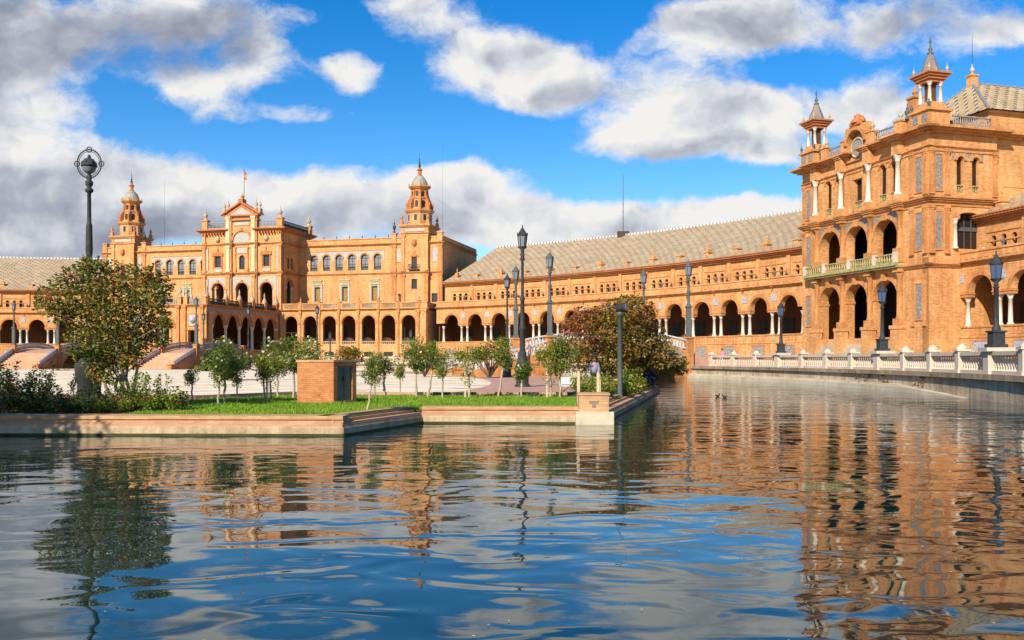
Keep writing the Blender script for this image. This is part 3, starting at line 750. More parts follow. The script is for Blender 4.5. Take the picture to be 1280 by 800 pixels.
# ------------------------------------------------------------------ bridges
def bridge(name, label, deg, width, r_steps, r0, r1, mat_rail, z_top=3.3, z_land=2.5, n_steps=9):
    """radial footbridge: steps on the plaza side, arch over the canal, ceramic balustrades"""
    o = polar(r_steps, deg); d = (math.cos(R(deg)), math.sin(R(deg)))
    t = thing(name, label, 'bridge', (o[0], o[1], .28))
    fr = Line(o, d)                                # s outward along the bridge, n to its right hand side
    L0, L1, hw = r0 - r_steps, r1 - r_steps, width / 2
    mid = (L0 + L1) / 2
    def deck(s):
        if s <= L0: return .28 + (z_land - .28) * max(0, s / L0)
        q = (s - mid) / ((L1 - L0) / 2)
        return z_land + (z_top - z_land) * (1 - q * q)
    zend = Z_WALK + .1
    def deck2(s): return deck(s) if s < mid else max(deck(s) if s < L1 - 1 else z_land, 1.3)
    m = MB(); a0, a1 = L0 + 1.2, L1 - .6; N = 26
    def bot(s):
        if s < a0 or s > a1: return -1.2
        q = (s - (a0 + a1) / 2) / ((a1 - a0) / 2); return .1 + (z_top - 1.15) * math.sqrt(max(0, 1 - q * q))
    ss = sorted(set([L0 + (L1 - L0) * i / N for i in range(N + 1)] + [a0, a0 + 1e-3, a1 - 1e-3, a1]))
    for sgn in (1, -1):
        for A, B in zip(ss, ss[1:]):
            for off in (0, -.35): m.add([fr(A, sgn * (hw + off), bot(A)), fr(B, sgn * (hw + off), bot(B)), fr(B, sgn * (hw + off), deck(B) + .02), fr(A, sgn * (hw + off), deck(A) + .02)])
    for A, B in zip(ss, ss[1:]):
        m.add([fr(A, -hw, bot(A)), fr(A, hw, bot(A)), fr(B, hw, bot(B)), fr(B, -hw, bot(B))])
    m.build('arch', M['brick_trim'], t)
    m = MB()
    for A, B in zip(ss, ss[1:]): m.add([fr(A, -hw, deck(A)), fr(A, hw, deck(A)), fr(B, hw, deck(B)), fr(B, -hw, deck(B))])
    m.build('deck', M['path'], t)
    for sgn in (1, -1):                            # painted tile in the spandrels
        m = MB()
        for A, B in zip(ss, ss[1:]):
            if bot(A) > -1 and bot(B) > -1 and deck(A) - bot(A) > .5:
                n = sgn * (hw + .012); m.add([fr(A, n, bot(A) + .32), fr(B, n, bot(B) + .32), fr(B, n, deck(B) - .18), fr(A, n, deck(A) - .18)])
        m.build('tile_spandrel', M['tile_gold'], t)
    for i in range(n_steps):                       # flight of steps, each the full width
        za = .28 + (z_land - .28) * (i + 1) / n_steps; m = MB()
        m.box(fr, L0 * i / n_steps, L0 * (i + 1) / n_steps + (.0 if i < n_steps - 1 else .3), -hw + .35, hw - .35, .1, za); m.build('step', M['steps'], t)
    for sgn in (1, -1):
        n = sgn * (hw - .1)
        m = MB()                                   # cheek walls of the flight
        m.hexa([fr(-.3, n - .25, .1), fr(L0, n - .25, .1), fr(L0, n + .25, .1), fr(-.3, n + .25, .1), fr(-.3, n - .25, .5), fr(L0, n - .25, z_land + .15), fr(L0, n + .25, z_land + .15), fr(-.3, n + .25, .5)])
        m.build('stair_wall', M['brick_trim'], t)
        for (A, B, k) in ((.2, L0 - .3, 4), (L0 + .4, mid, 8), (mid, L1 - .4, 8)):
            m = MB()
            for j in range(k):
                x, y = A + (B - A) * j / k, A + (B - A) * (j + 1) / k
                for h0, h1, wd in ((.15, .32, .17), (1.0, 1.16, .2)):
                    m.hexa([fr(x, n - wd, deck(x) + h0), fr(y, n - wd, deck(y) + h0), fr(y, n + wd, deck(y) + h0), fr(x, n + wd, deck(x) + h0),
                            fr(x, n - wd, deck(x) + h1), fr(y, n - wd, deck(y) + h1), fr(y, n + wd, deck(y) + h1), fr(x, n + wd, deck(x) + h1)])
            baluster_row(m, fr, A, B, .3, 1.02, n, .36, .15, deck)
            m.build('balustrade_panel', M[mat_rail], t)
        for s, zz, top in ((-.35, .2, .95), (L0, .2, z_land + 1.35), (L1, -1.2, z_land + 1.35)):
            m = MB(); m.box(fr, s - .4, s + .4, n - .4, n + .4, zz, top); m.box(fr, s - .5, s + .5, n - .5, n + .5, top, top + .16); m.build('pier', M['brick_trim'], t)
    # outer landing down to the walkway
    m = MB(); m.hexa([fr(L1 + .3, -hw, .9), fr(L1 + 3.6, -hw, 1.1), fr(L1 + 3.6, hw, 1.1), fr(L1 + .3, hw, .9), fr(L1 + .3, -hw, z_land), fr(L1 + 3.6, -hw, 1.3), fr(L1 + 3.6, hw, 1.3), fr(L1 + .3, hw, z_land)])
    m.build('ramp', M['path'], t)
    return t, fr, L0, L1, hw, z_land
BR1 = bridge('footbridge', 'humped footbridge with white ceramic balustrade over the canal behind the bronze tree', 19.35, 10.2, 90.5, 99.6, 115.2, 'ceramic_white', 3.75, 2.75)
BR2 = bridge('footbridge', 'footbridge with wide pink steps rising towards the palace portico front', 70.6, 7.6, 96.0, 102.0, 115.2, 'grey_rail', 3.9, 3.0)
BR3 = bridge('footbridge', 'footbridge with pink steps at the far left of the plaza', 86.6, 8.4, 96.0, 102.0, 115.2, 'grey_rail', 3.9, 3.0)

# ------------------------------------------------------------------ curved gallery wings
def wing(label, th_first, nb, step_deg, margin0, margin1, seed):
    """bays run clockwise from th_first; margins are half-bay extras at the ends (deg)"""
    th0 = th_first + margin0
    fr = Arc(CC, R_WING, th0)
    B = R(step_deg) * R_WING
    s_end = R(margin0 + (nb - 1) * step_deg + margin1) * R_WING
    cs = [R(margin0 + i * step_deg) * R_WING for i in range(nb)]
    piers = [c + B / 2 for c in cs[:-1]]
    ends = [cs[0] - B / 2, cs[-1] + B / 2]
    t = thing('gallery_wing', label, 'building', fr(s_end / 2, -4, Z_WALK))
    ops = [(c, 1.75, 5.55, 9.3, 1.75) for c in cs]
    # base wall and band below the arches
    m = MB(); m.box(fr, 0, s_end, -1.0, .12, 1.0, 4.25); m.box(fr, 0, s_end, -1.0, .2, 4.25, 4.45); m.build('base_wall', M['brick'], t)
    m = MB(); m.box(fr, 0, s_end, -.35, .06, 4.45, 5.55); m.build('parapet_wall', M['brick'], t)
    m = MB(); m.box(fr, 0, s_end, -.5, .16, 5.36, 5.56); m.build('parapet_cap', M['brick_trim'], t)
    m = MB(); m.arcade(fr, 0, s_end, 9.3, 12.5, 0, .8, [(c, 1.75, 9.3, 9.3, 1.75) for c in cs], 14)
    m.build('arcade_wall', M['brick'], t)
    for c in cs:
        m = MB(); m.archivolt(fr, c, 1.75, 9.3, 1.75, .42, 0, .12, 14); m.build('archivolt', M['brick_trim'], t)
        panel(t, fr, c, 1.15, 2.2, 3.9, .14, 'tile_blue' if int(c) % 3 else 'tile_gold', 'brick_trim')
        m = MB()
        for q in (-1.3, -.65, 0, .65, 1.3): m.box(fr, c + q - .2, c + q + .2, .05, .12, 4.6, 5.25)
        m.build('relief', M['brick_trim'], t)
    for p in piers + ends:
        inside_ = 0 < p - 1.1 and p + 1.1 < s_end
        for k in ((-.72, .72) if inside_ else ((.72,) if p < s_end / 2 else (-.72,))):
            if not (0 <= p + k <= s_end): continue
            q = fr(p + k, -.4, 0); column(t, q, 5.56, 8.75, .24)
        if inside_:
            m = MB(); m.box(fr, p - 1.24, p + 1.24, -.8, .08, 8.75, 9.3); m.box(fr, p - 1.32, p + 1.32, -.82, .16, 9.05, 9.2); m.build('impost', M['brick_trim'], t)
            m = MB(); m.box(fr, p - .5, p + .5, -.1, .07, 10.35, 11.35); m.build('tile_plaque', M['tile_blue'], t)
            m = MB(); m.tube([fr(p, -.1, 12.42), fr(p, .75, 12.35)], [.13, .1], 6); m.build('waterspout', M['brick_red'], t)
            m = MB(); m.box(fr, p - .22, p + .22, .02, .16, 4.45, 5.35); m.build('tile_strip', M['tile_green'], t)
    m = MB(); m.cornice(fr, 0, s_end, 12.3, .42, .55, 0, .3, False); m.build('cornice', M['brick_trim'], t)
    m = MB(); m.box(fr, 0, s_end, -.35, .05, 12.72, 13.62); m.box(fr, 0, s_end, -.45, .16, 13.62, 13.84)
    for i in range(int(s_end / 1.0)): m.box(fr, i * 1.0 + .2, i * 1.0 + .75, .04, .11, 12.95, 13.4)
    m.build('terrace_parapet', M['brick'], t)
    for i, p in enumerate(piers):
        if i % 2 == 0: finial(t, fr(p, -.15, 13.84), 1.15, 'iron_pale', .22)
    # gallery behind the arches
    m = MB(); m.box(fr, 0, s_end, -6.6, -1.0, 4.2, 4.44); m.build('gallery_floor', M['path'], t)
    m = MB(); m.box(fr, 0, s_end, -7.0, -6.4, 4.4, 12.2); m.box(fr, 0, .3, -6.4, -.8, 4.44, 12.2); m.box(fr, s_end - .3, s_end, -6.4, -.8, 4.44, 12.2); m.build('back_wall', M['brick_shade'], t)
    m = MB(); m.box(fr, 0, s_end, -6.4, -.8, 12.2, 12.45); m.build('ceiling', M['brick_shade'], t)
    for i, c in enumerate(cs): door(t, fr, c + (.5 if i % 3 else -.2), 1.0, 4.44, 8.2, -6.4)
    # upper storey, set back behind the terrace
    n = -3.0; w_ops = []
    for c in cs:
        for k in (-1.42, 0, 1.42):
            if .6 < c + k < s_end - .6: w_ops.append((c + k, .36, 13.75, 15.25, .36))
    m = MB(); m.arcade(fr, 0, s_end, 12.45, 17.3, n, .5, w_ops, 6, False); m.build('upper_wall', M['brick'], t)
    for (c, w_, zs, zp, rs) in w_ops:
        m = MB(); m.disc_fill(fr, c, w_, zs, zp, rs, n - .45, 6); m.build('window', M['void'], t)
    for c in cs:
        a_, b_ = max(0, c - 2.3), min(s_end, c + 2.3)
        for z_, d_ in ((15.95, .09), (14.9, .07)): m = MB(); m.box(fr, a_, b_, n - .1, n + d_, z_, z_ + .14); m.build('string_course', M['brick_trim'], t)
    for p in piers:
        m = MB(); m.box(fr, p - .35, p + .35, n - .1, n + .25, 12.5, 17.2); m.build('pilaster', M['brick'], t)
        if seed % 2 == 0: finial(t, fr(p, n + .6, 13.84), 1.2, 'iron_dark', .2, 'urn')
    m = MB(); m.cornice(fr, 0, s_end, 17.2, .75, .95, n, .3, False); m.build('eaves', M['brick_red'], t)
    # roof
    rows, uvr = [], []
    K = 10; NS = int(s_end / 3) + 1
    for j in range(K + 1):
        f = j / K; rr = (R_WING + 3.0 - 1.05) + (R_RIDGE - R_WING - 1.95) * f; z = 17.98 + (27.5 - 17.98) * (f ** 1.03)
        rows.append([(CX + rr * math.cos(fr.th - i * 3 / R_WING), CY + rr * math.sin(fr.th - i * 3 / R_WING), z) for i in range(NS + 1)])
        uvr.append([(i * 3.0, f * 24.0) for i in range(NS + 1)])
    m = MB(); m.grid(rows, False, True, uvr)
    back = [[(CX + rr * math.cos(fr.th - i * 3 / R_WING), CY + rr * math.sin(fr.th - i * 3 / R_WING), z) for i in range(NS + 1)] for rr, z in ((R_RIDGE, 27.5), (R_RIDGE + 18, 18.0), (R_RIDGE + 18, 1.2))]
    m.grid(back, False, False, [[(i * 3., 24. + j * 20) for i in range(NS + 1)] for j in range(3)])
    roof = m.build('roof', M['roof'], t)
    ridge_fr = Arc(CC, R_RIDGE, th0)
    m = MB()
    k = int(NS * 3 / R_WING * R_RIDGE / .8)
    for i in range(k): m.box(ridge_fr, i * .8, i * .8 + .5, -.18, .18, 27.45, 27.85)
    m.build('ridge_tiles', M['ceramic_white'], roof)
    m = MB(); k = int(s_end / .5); m.box(fr, 0, s_end, n + .84, n + .99, 17.88, 17.97)
    for i in range(k): m.box(fr, i * .5, i * .5 + .3, n + .85, n + 1.12, 17.9, 18.06)
    m.build('eaves_tiles', M['brick_red'], roof)
    for i, p in enumerate([cs[0] - B / 2 + 1] + piers):
        tall = i % 2 == 0
        rr = n - 1.5; m = MB(); z0 = 18.6
        m.box(fr, p - .45, p + .45, rr - .9, rr + .3, 18.2, z0 + .8); m.box(fr, p - .58, p + .58, rr - 1.0, rr + .42, z0 + .8, z0 + .95)
        if tall: m.box(fr, p - .3, p + .3, rr - .6, rr + .1, z0 + .95, z0 + 1.45); finial_mb(m, fr(p, rr - .25, z0 + 1.45), 1.2, .18)
        m.build('roof_pinnacle', M['brick'], roof)
    return t, fr, s_end

W1 = wing('long curved brick gallery wing with tiled roof between the two towers', 57.26, 14, 2.33, 1.5, 1.55, 0)
W2 = wing('near brick gallery wing at the right edge past the corner pavilion', 14.38, 5, 2.33, 1.75, 1.5, 1)
W3 = wing('far gallery wing at the left edge behind the footbridge steps', 94.34 + 2.33 * 8, 9, 2.33, 1.2, 1.4, 2)

# ------------------------------------------------------------------ central palace (frame: u along the facade, v away from the plaza)
def FV(v): return Line(UVP(0, v), U)               # front facing facade at depth v
def FU(u, sgn=1):                                  # side wall at u; s runs with v
    return Line(UVP(u, 0), V, U * sgn)
pal = thing('palace', 'central brick palace with gabled middle pavilion two slim towers and arcaded ground floor', 'building', (*UVP(0, 140), Z_WALK))
VA, VB, VP = 139.2, 147.0, 139.0
fa, fb, fp = FV(VA), FV(VB), FV(VP)
VOID_D = .5

def side_block(sg):
    """one half of the palace; sg +1 right, -1 left"""
    X = lambda a, b: (a, b) if sg > 0 else (-b, -a)
    inner = 8.75 if sg > 0 else 10.45
    cs = [sg * (10.76 + 4.46 * i) for i in range(7)] if sg > 0 else [sg * (12.0 + 4.26 * i) for i in range(7)]
    dB = abs(cs[1] - cs[0])
    s0, s1 = X(inner - .72, 41.6)
    m = MB(); m.arcade(fa, s0, s1, .9, 12.5, 0, .7, [(c, 1.52, 5.0, 9.6, 1.52) for c in cs], 14); m.build('arcade_wall', M['brick_pale'], pal)
    for c in cs:
        m = MB(); m.archivolt(fa, c, 1.52, 9.6, 1.52, .36, 0, .1, 14); m.build('archivolt', M['brick_trim'], pal)
        m = MB()
        for k in (-1, 1): m.box(fa, c + k * 1.78 - .26, c + k * 1.78 + .26, -.3, .12, 9.42, 9.6)
        m.build('impost', M['brick_trim'], pal)
        railing(pal, fa, c - 1.5, c + 1.5, 5.0, 5.75, -.1, 'stone', gap=.38)
        m = MB(); m.box(fa, c - 1.0, c + 1.0, -.1, .03, 2.6, 3.5); o = m.build('grille', M['void'], pal)
        panel(pal, fa, c, 1.5, 12.86, 13.5, -.02, 'tile_pale', 'brick_trim', .08)
    ps = [cs[0] - sg * dB / 2 + sg * .2] + [c + sg * dB / 2 for c in cs]
    for p in ps[1:]:
        half_column(pal, fa, p, .2, 1.2, 12.3, .05)
        m = MB(); m.box(fa, p - .3, p + .3, -.4, .2, 12.5, 13.95); m.box(fa, p - .4, p + .4, -.5, .3, 13.95, 14.1); m.build('parapet_post', M['brick_trim'], pal)
        finial(pal, fa(p, -.1, 14.1), 1.2, 'brick_trim', .2)
    pilaster(pal, fa, sg * 40.9, .5, 1.2, 12.4, 0, .3, 'brick')
    pilaster(pal, fa, sg * 39.4, .3, 1.2, 12.4, 0, .2, 'brick_trim')
    m = MB(); m.cornice(fa, s0, s1, 12.2, .35, .5, 0, .3); m.build('cornice', M['brick_trim'], pal)
    m = MB(); m.box(fa, s0, s1, -.3, .02, 12.55, 13.66); m.box(fa, s0, s1, -.4, .14, 13.66, 13.84); m.build('terrace_parapet', M['brick_pale'], pal)
    # ground floor room behind, floor, ceiling, dark windows
    e = sg * 41.6
    fe = FU(e, sg)
    m = MB(); m.box(fe, VA, 152, -.6, 0, .9, 13.7); m.build('side_wall', M['brick'], pal)
    m = MB(); m.box(fa, *X(0, 41.6), -6.6, -.7, 4.2, 4.5); m.build('gallery_floor', M['path'], pal)
    m = MB(); m.box(fa, *X(0, 41.6), -7.6, -.7, 12.1, 12.5); m.build('terrace_slab', M['brick_shade'], pal)
    m = MB(); m.box(fa, *X(0, 41.6), -7.2, -6.6, .9, 12.1); m.build('gallery_back_wall', M['brick_shade'], pal)
    for c in cs[:-1]: window(pal, fa, c + .3 * sg, .95, 4.6, 8.6, .95, -6.6, 'wood', 'glass', 1, 2)
    # upper floors
    t0, t1 = X(inner - .3, 42.3)
    wc = [sg * (12.22 + 3.03 * i) for i in range(6)]
    lw = [sg * q for q in (13.1, 19.7, 26.7)]
    ops = [(c, .86, 21.45, 24.1, .86) for c in wc]
    ops2 = [(c, .64, 14.75, 17.85, 0) for c in lw] + [(sg * 32.8, .7, 14.2, 16.1, 0), (sg * 40.6, .8, 14.2, 16.1, 0)]
    m = MB(); m.arcade(fb, t0, t1, 12.3, 19.9, 0, .5, ops2, 8, False); m.arcade(fb, t0, t1, 19.9, 26.95, 0, .5, ops, 12, False); m.build('upper_wall', M['brick_pale'], pal)
    for c in wc:
        o = window(pal, fb, c, .86, 21.45, 24.1, .86, -.42, 'iron_dark', 'glass_pale', 1, 2, .1)
        m = MB(); m.archivolt(fb, c, .86, 24.1, .86, .28, 0, .09, 12); m.build('archivolt', M['brick_trim'], pal)
        railing(pal, fb, c - .84, c + .84, 21.46, 22.35, -.05, 'iron_pale', 'window_balcony', .2, .1)
    # painted frieze with arched cut-outs round the window heads
    m = MB(); f0, f1 = X(10.75, 28.9)
    m.arcade(fb, f0, f1, 23.6, 25.65, .035, .1, [(c, 1.18, 23.6, 24.1, 1.18) for c in wc], 12); m.build('tile_frieze', M['tile_pale'], pal)
    m = MB(); m.box(fb, f0 - .1, f1 + .1, -.05, .1, 25.65, 25.78); m.build('frieze_moulding', M['brick_trim'], pal)
    for c in lw:
        window(pal, fb, c, .64, 14.75, 17.85, 0, -.4, 'wood', 'glass', 1, 1)
        m = MB(); m.box(fb, c - .5, c + .5, -.34, -.3, 14.9, 17.6); m.build('shutter', M['shutter'], pal)
        m = MB(); m.k = 0
        for k in (-1, 1): m.box(fb, c + k * .95 - .22, c + k * .95 + .22, -.05, .16, 14.1, 18.3)
        m.box(fb, c - 1.25, c + 1.25, -.05, .22, 18.3, 18.55); m.k = 1; m.box(fb, c - 1.0, c + 1.0, -.05, .12, 18.55, 19.3); m.box(fb, c - .72, c + .72, -.05, .08, 17.9, 18.3)
        m.k = 0; m.box(fb, c - 1.2, c + 1.2, -.05, .2, 19.3, 19.5)
        m.build('window_surround', [M['tile_pale'], M['tile_green']], pal)
    for q in (32.8, 40.6):
        window(pal, fb, sg * q, .72, 14.2, 16.1, 0, -.4, 'wood', 'glass', 2, 1)
    m = MB(); m.cornice(fb, t0, t1, 20.45, .35, .28, 0, .2); m.build('string_course', M['brick_trim'], pal)
    m = MB(); m.cornice(fb, t0, t1, 26.75, .4, .5, 0, .3); m.build('cornice', M['brick_trim'], pal)
    m = MB(); m.box(fb, t0, t1, -.5, -.02, 26.95, 28.2); m.box(fb, t0 - .05, t1 + .05, -.6, .12, 28.2, 28.42); m.build('roof_parapet', M['brick'], pal)
    for i in range(7):
        q = sg * (11.5 + 3.05 * i); finial(pal, fb(q, -.2, 28.42), .9, 'iron_dark', .12)
    for q in (31.2, 41.7):
        m = MB(); m.box(fb, sg * q - .55, sg * q + .55, -.6, .2, 26.95, 29.1); m.box(fb, sg * q - .7, sg * q + .7, -.7, .32, 29.1, 29.3); m.build('parapet_pedestal', M['brick'], pal)
        pilaster(pal, fb, sg * q, .5, 12.6, 20.4, 0, .22, 'brick_trim'); pilaster(pal, fb, sg * q, .48, 20.85, 26.7, 0, .22, 'brick_trim')
    finial(pal, fb(sg * 31.2, -.2, 29.3), 3.2, 'iron_dark', .35)
    panel(pal, fb, sg * 32.35, .5, 23.0, 26.0, 0, 'tile_pale', 'brick_trim', .1); panel(pal, fb, sg * 40.6, .62, 22.9, 26.0, 0, 'tile_pale', 'brick_trim', .12)
    # deep side and roof of the block
    fs = FU(sg * 42.3, sg)
    m = MB(); m.box(fs, 147.3, 172, -.6, 0, 12.3, 28.2); m.build('side_wall', M['brick'], pal)
    m = MB(); m.cornice(fs, 147.3, 172, 26.75, .4, .4, 0, .3); m.box(fs, 147.3, 172, -.7, .12, 28.2, 28.4); m.build('side_cornice', M['brick_trim'], pal)
    m = MB(); m.box(fb, t0, t1, -25, -.6, 27.3, 27.6); m.build('flat_roof', M['stone_wet'], pal)
    m = MB(); m.box(fb, t0, t1, -25.6, -25, 1.2, 28.2); m.build('rear_wall', M['brick'], pal)
    tower(sg)

def tower(sg):
    c = sg * 36.25
    f = FV(VB - .8)
    m = MB(); w_ = 3.1
    m.arcade(f, c - w_, c + w_, 12.3, 20.2, 0, .7, [(c - .1, .62, 17.05, 19.2, 0)], 4, False)
    m.arcade(f, c - w_, c + w_, 20.2, 29.0, 0, .7, [(c - .1, .62, 21.4, 23.9, 0)], 4, False)
    for sd_ in (1, -1): m.box(FU(c + sd_ * w_, sd_), VB - .8, VB + 5.4, -.4, 0, 12.3, 29.0)
    m.box(f, c - w_, c + w_, -6.2, -5.8, 27, 29.0)
    tw = m.build('tower', M['brick_pale'], pal, 'slim stepped brick tower with a small tiled dome')
    for k in (-1, 1):
        pilaster(tw, f, c + k * 2.65, .42, 12.6, 20.2, 0, .2, 'brick_trim'); pilaster(tw, f, c + k * 2.65, .4, 20.9, 28.8, 0, .2, 'brick_pale')
    m = MB(); m.cornice(f, c - w_, c + w_, 20.42, .36, .35, 0, .2); m.build('string_course', M['brick_trim'], tw)
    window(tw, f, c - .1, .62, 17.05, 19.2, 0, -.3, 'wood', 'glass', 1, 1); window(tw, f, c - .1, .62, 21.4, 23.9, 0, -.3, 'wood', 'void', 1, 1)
    m = MB(); m.box(f, c - 1.3, c + 1.1, -.1, .75, 21.1, 21.3)
    m.box(f, c - 1.3, c + 1.1, .68, .76, 22.2, 22.3)
    for i in range(13): m.box(f, c - 1.28 + i * .19, c - 1.24 + i * .19, .69, .75, 21.3, 22.2)
    for a in (-1.28, 1.05): m.box(f, c + a, c + a + .05, 0, .7, 22.2, 22.3)
    m.build('balcony', M['iron_dark'], tw)
    m = MB(); m.box(f, c - .95, c + .75, -.05, .12, 24.0, 24.25); m.add([f(c - .95, .12, 24.25), f(c + .75, .12, 24.25), f(c - .1, .12, 25.0)]); m.box(f, c - .3, c + .1, -.05, .15, 24.9, 25.3); m.build('pediment', M['brick_red'], tw)
    m = MB(); m.lathe(f(c - .1, .05, 26.9), [(.1, -.8), (.5, -.4), (.62, .1), (.5, .5), (.55, .75), (.2, .8)], 8, True, 0, 1.0); m.build('coat_of_arms', M['brick_red'], tw)
    y0 = VB - .8 + 3.1                              # tower axis depth
    ctr = UVP(c, y0)
    sq = Line(UVP(c, y0), U)
    m = MB()
    for z0, z1, h in ((29.0, 29.25, 3.35), (29.25, 30.35, 3.12), (30.35, 30.6, 3.4), (30.6, 30.9, 3.6)): m.box(sq, -h, h, -h, h, z0, z1 - .004)
    m.build('tower_cornice', M['brick'], tw)
    panel(tw, sq, 0, 2.3, 29.45, 30.15, 3.12, 'tile_pale', 'brick_trim', .08)
    for a in (-1, 1):
        for b in (-1, 1):
            m = MB(); m.box(sq, a * 3.0 - .32, a * 3.0 + .32, b * 3.0 - .32, b * 3.0 + .32, 30.9, 31.7); finial_mb(m, sq(a * 3.0, b * 3.0, 31.7), 1.9, .34); m.build('pinnacle', M['brick_trim'], tw)
    def octo(prof, name, mat, segs=8): 
        mm = MB(); mm.lathe((ctr[0], ctr[1], 0), prof, segs, False, R(AXIS - 90 + 22.5)); return mm.build(name, M[mat], tw)
    octo([(2.95, 30.9), (2.95, 31.2), (2.72, 31.25), (2.72, 33.6), (2.9, 33.65), (3.2, 34.05), (3.25, 34.3), (2.8, 34.32)], 'lower_tier', 'brick')
    octo([(2.4, 34.3), (2.4, 34.7), (2.1, 34.75), (1.95, 36.6), (2.15, 36.8), (2.2, 37.0), (1.75, 37.05), (1.7, 38.7), (2.0, 38.9), (2.45, 39.3), (2.5, 39.55), (1.9, 39.6)], 'upper_tier', 'brick')
    for i in range(8):
        a = R(AXIS - 90 + 45 * i); d = Vector((math.cos(a), math.sin(a))); tt = Vector((-d.y, d.x))
        g = Line((ctr[0], ctr[1]), tt, d)
        m = MB(); m.box(g, -.32, .32, 2.3, 2.56, 31.9, 33.2); m.build('window', M['void'], tw)
        m = MB(); m.arcade(g, -.48, .48, 31.7, 33.45, 2.6, .2, [(0, .32, 31.9, 33.2, 0)], 4); m.build('window_surround', M['stone'], tw)
        m = MB(); m.disc_fill(g, 0, .3, 37.25, 38.1, .3, 1.64); m.build('window', M['void'], tw)
        m = MB(); m.archivolt(g, 0, .3, 38.1, .3, .12, 1.6, .1, 8); m.build('archivolt', M['brick_red'], tw)
        m = MB(); m.disc_fill(g, 0, .34, 34.9, 36.0, .34, 1.98); m.build('window', M['void'], tw)
        a2 = a + R(22.5); d2 = Vector((math.cos(a2), math.sin(a2))); h = Line((ctr[0], ctr[1]), Vector((-d2.y, d2.x)), d2)
        m = MB()                                     # scrolled buttress
        prof = [(2.95, 34.3), (2.95, 35.0), (2.75, 35.4), (2.6, 36.2), (2.2, 36.9), (1.95, 37.6), (1.85, 38.7), (1.5, 38.7), (1.5, 34.3)]
        for sgn in (-.16, .16): m.add([h(sgn, a_, z_) for a_, z_ in prof])
        for A, B in zip(prof, prof[1:]): m.add([h(-.16, *A), h(.16, *A), h(.16, *B), h(-.16, *B)])
        m.build('buttress', M['brick_red'], tw)
        finial(tw, h(0, 2.85, 35.0), 1.3, 'brick_trim', .2); finial(tw, h(0, 2.3, 39.55), .8, 'brick_trim', .15)
    dm = octo([(1.85, 39.55), (1.8, 39.9), (1.66, 40.5), (1.3, 41.2), (.85, 41.75), (.5, 41.95)], 'dome', 'dome', 16)
    octo([(.62, 41.9), (.62, 42.05), (.42, 42.1), (.42, 43.0), (.62, 43.1), (.66, 43.3), (.35, 43.4), (.3, 43.6)], 'lantern', 'brick_red')
    octo([(.26, 43.55), (.2, 44.0), (.3, 44.2), (.12, 44.4), (.2, 44.75), (.08, 44.9), (.1, 45.4), (.03, 46.0), (.02, 46.9)], 'spire', 'iron_dark', 6)

side_block(1); side_block(-1)

# gabled middle pavilion
PC, PW = -.85, 9.6
p0, p1 = PC - PW, PC + PW
ac = [PC - 5.85, PC, PC + 5.87]
ops = [(c, 1.45, 13.0, 17.12, 1.45) for c in ac]
up = [(ac[0], .72, 22.0, 24.35, 0), (ac[1], .68, 21.45, 23.85, .68), (ac[2], .72, 22.0, 24.35, 0)]
m = MB(); m.arcade(fp, p0, p1, 12.4, 20.0, 0, .8, ops, 14, False); m.arcade(fp, p0, p1, 20.0, 26.9, 0, .8, up, 10, False); m.box(fp, p0, p1, -.8, 0, 26.9, 29.5)
m.build('pavilion_wall', M['brick_pale'], pal)
for c in ac:
    m = MB(); m.arcade(fp, c - 2.3, c + 2.3, 16.4, 19.75, .03, .1, [(c, 1.78, 16.4, 17.12, 1.78)], 14); m.build('tile_spandrel', M['tile_pale'], pal)
    m = MB(); m.archivolt(fp, c, 1.45, 17.12, 1.45, .33, 0, .14, 14); m.box(fp, c - .22, c + .22, 0, .24, 18.5, 19.2); m.build('archivolt', M['brick_trim'], pal)
for c in (ac[0], ac[2]):
    window(pal, fp, c, .72, 22.0, 24.35, 0, -.4, 'wood', 'glass', 1, 1)
    panel(pal, fp, c, .95, 21.0, 21.75, .02, 'tile_pale', 'brick_trim', .1)
    m = MB()
    for k in (-1, 1): m.box(fp, c + k * .95 - .14, c + k * .95 + .14, -.05, .16, 21.85, 24.5); finial_mb(m, fp(c + k * 1.2, .1, 24.8), .7, .14)
    m.box(fp, c - 1.35, c + 1.35, -.05, .28, 24.5, 24.75)
    for zz, hh in ((24.75, 0), (25.5, 0)): pass
    for q in (.02, .26): m.add([fp(c - 1.35, q, 24.75), fp(c + 1.35, q, 24.75), fp(c, q, 25.6)])
    m.add([fp(c - 1.35, .26, 24.75), fp(c, .26, 25.6), fp(c, .02, 25.6), fp(c - 1.35, .02, 24.75)]); m.add([fp(c + 1.35, .26, 24.75), fp(c, .26, 25.6), fp(c, .02, 25.6), fp(c + 1.35, .02, 24.75)])
    finial_mb(m, fp(c, .1, 25.5), .9, .16)
    m.build('window_pediment', M['brick_red'], pal)
    m = MB(); m.lathe(fp(c, 0, 28.1), [(.1, -.75), (.5, -.5), (.62, 0), (.55, .5), (.2, .7)], 8); m.build('coat_of_arms', M['stone'], pal)
window(pal, fp, ac[1], .68, 21.45, 23.85, .68, -.4, 'wood', 'glass', 1, 2)
panel(pal, fp, PC, 1.25, 24.95, 26.2, .02, 'tile_pale', 'brick_trim', .1)
for k in (-1, 1): half_column(pal, fp, PC + k * 1.5, .16, 21.0, 26.3, .02)
for k in (-1, 1): panel(pal, fp, PC + k * 8.75, .5, 21.4, 26.3, .02, 'tile_pale', 'brick_trim', .1); panel(pal, fp, PC + k * 8.75, .45, 13.6, 19.4, .02, 'tile_pale', 'brick_trim', .1)
m = MB(); m.cornice(fp, p0, p1, 20.35, .45, .4, 0, .2); m.build('string_course', M['brick_trim'], pal)
m = MB(); m.cornice(fp, p0, p1, 26.75, .35, .35, 0, .2); m.build('string_course', M['brick_trim'], pal)
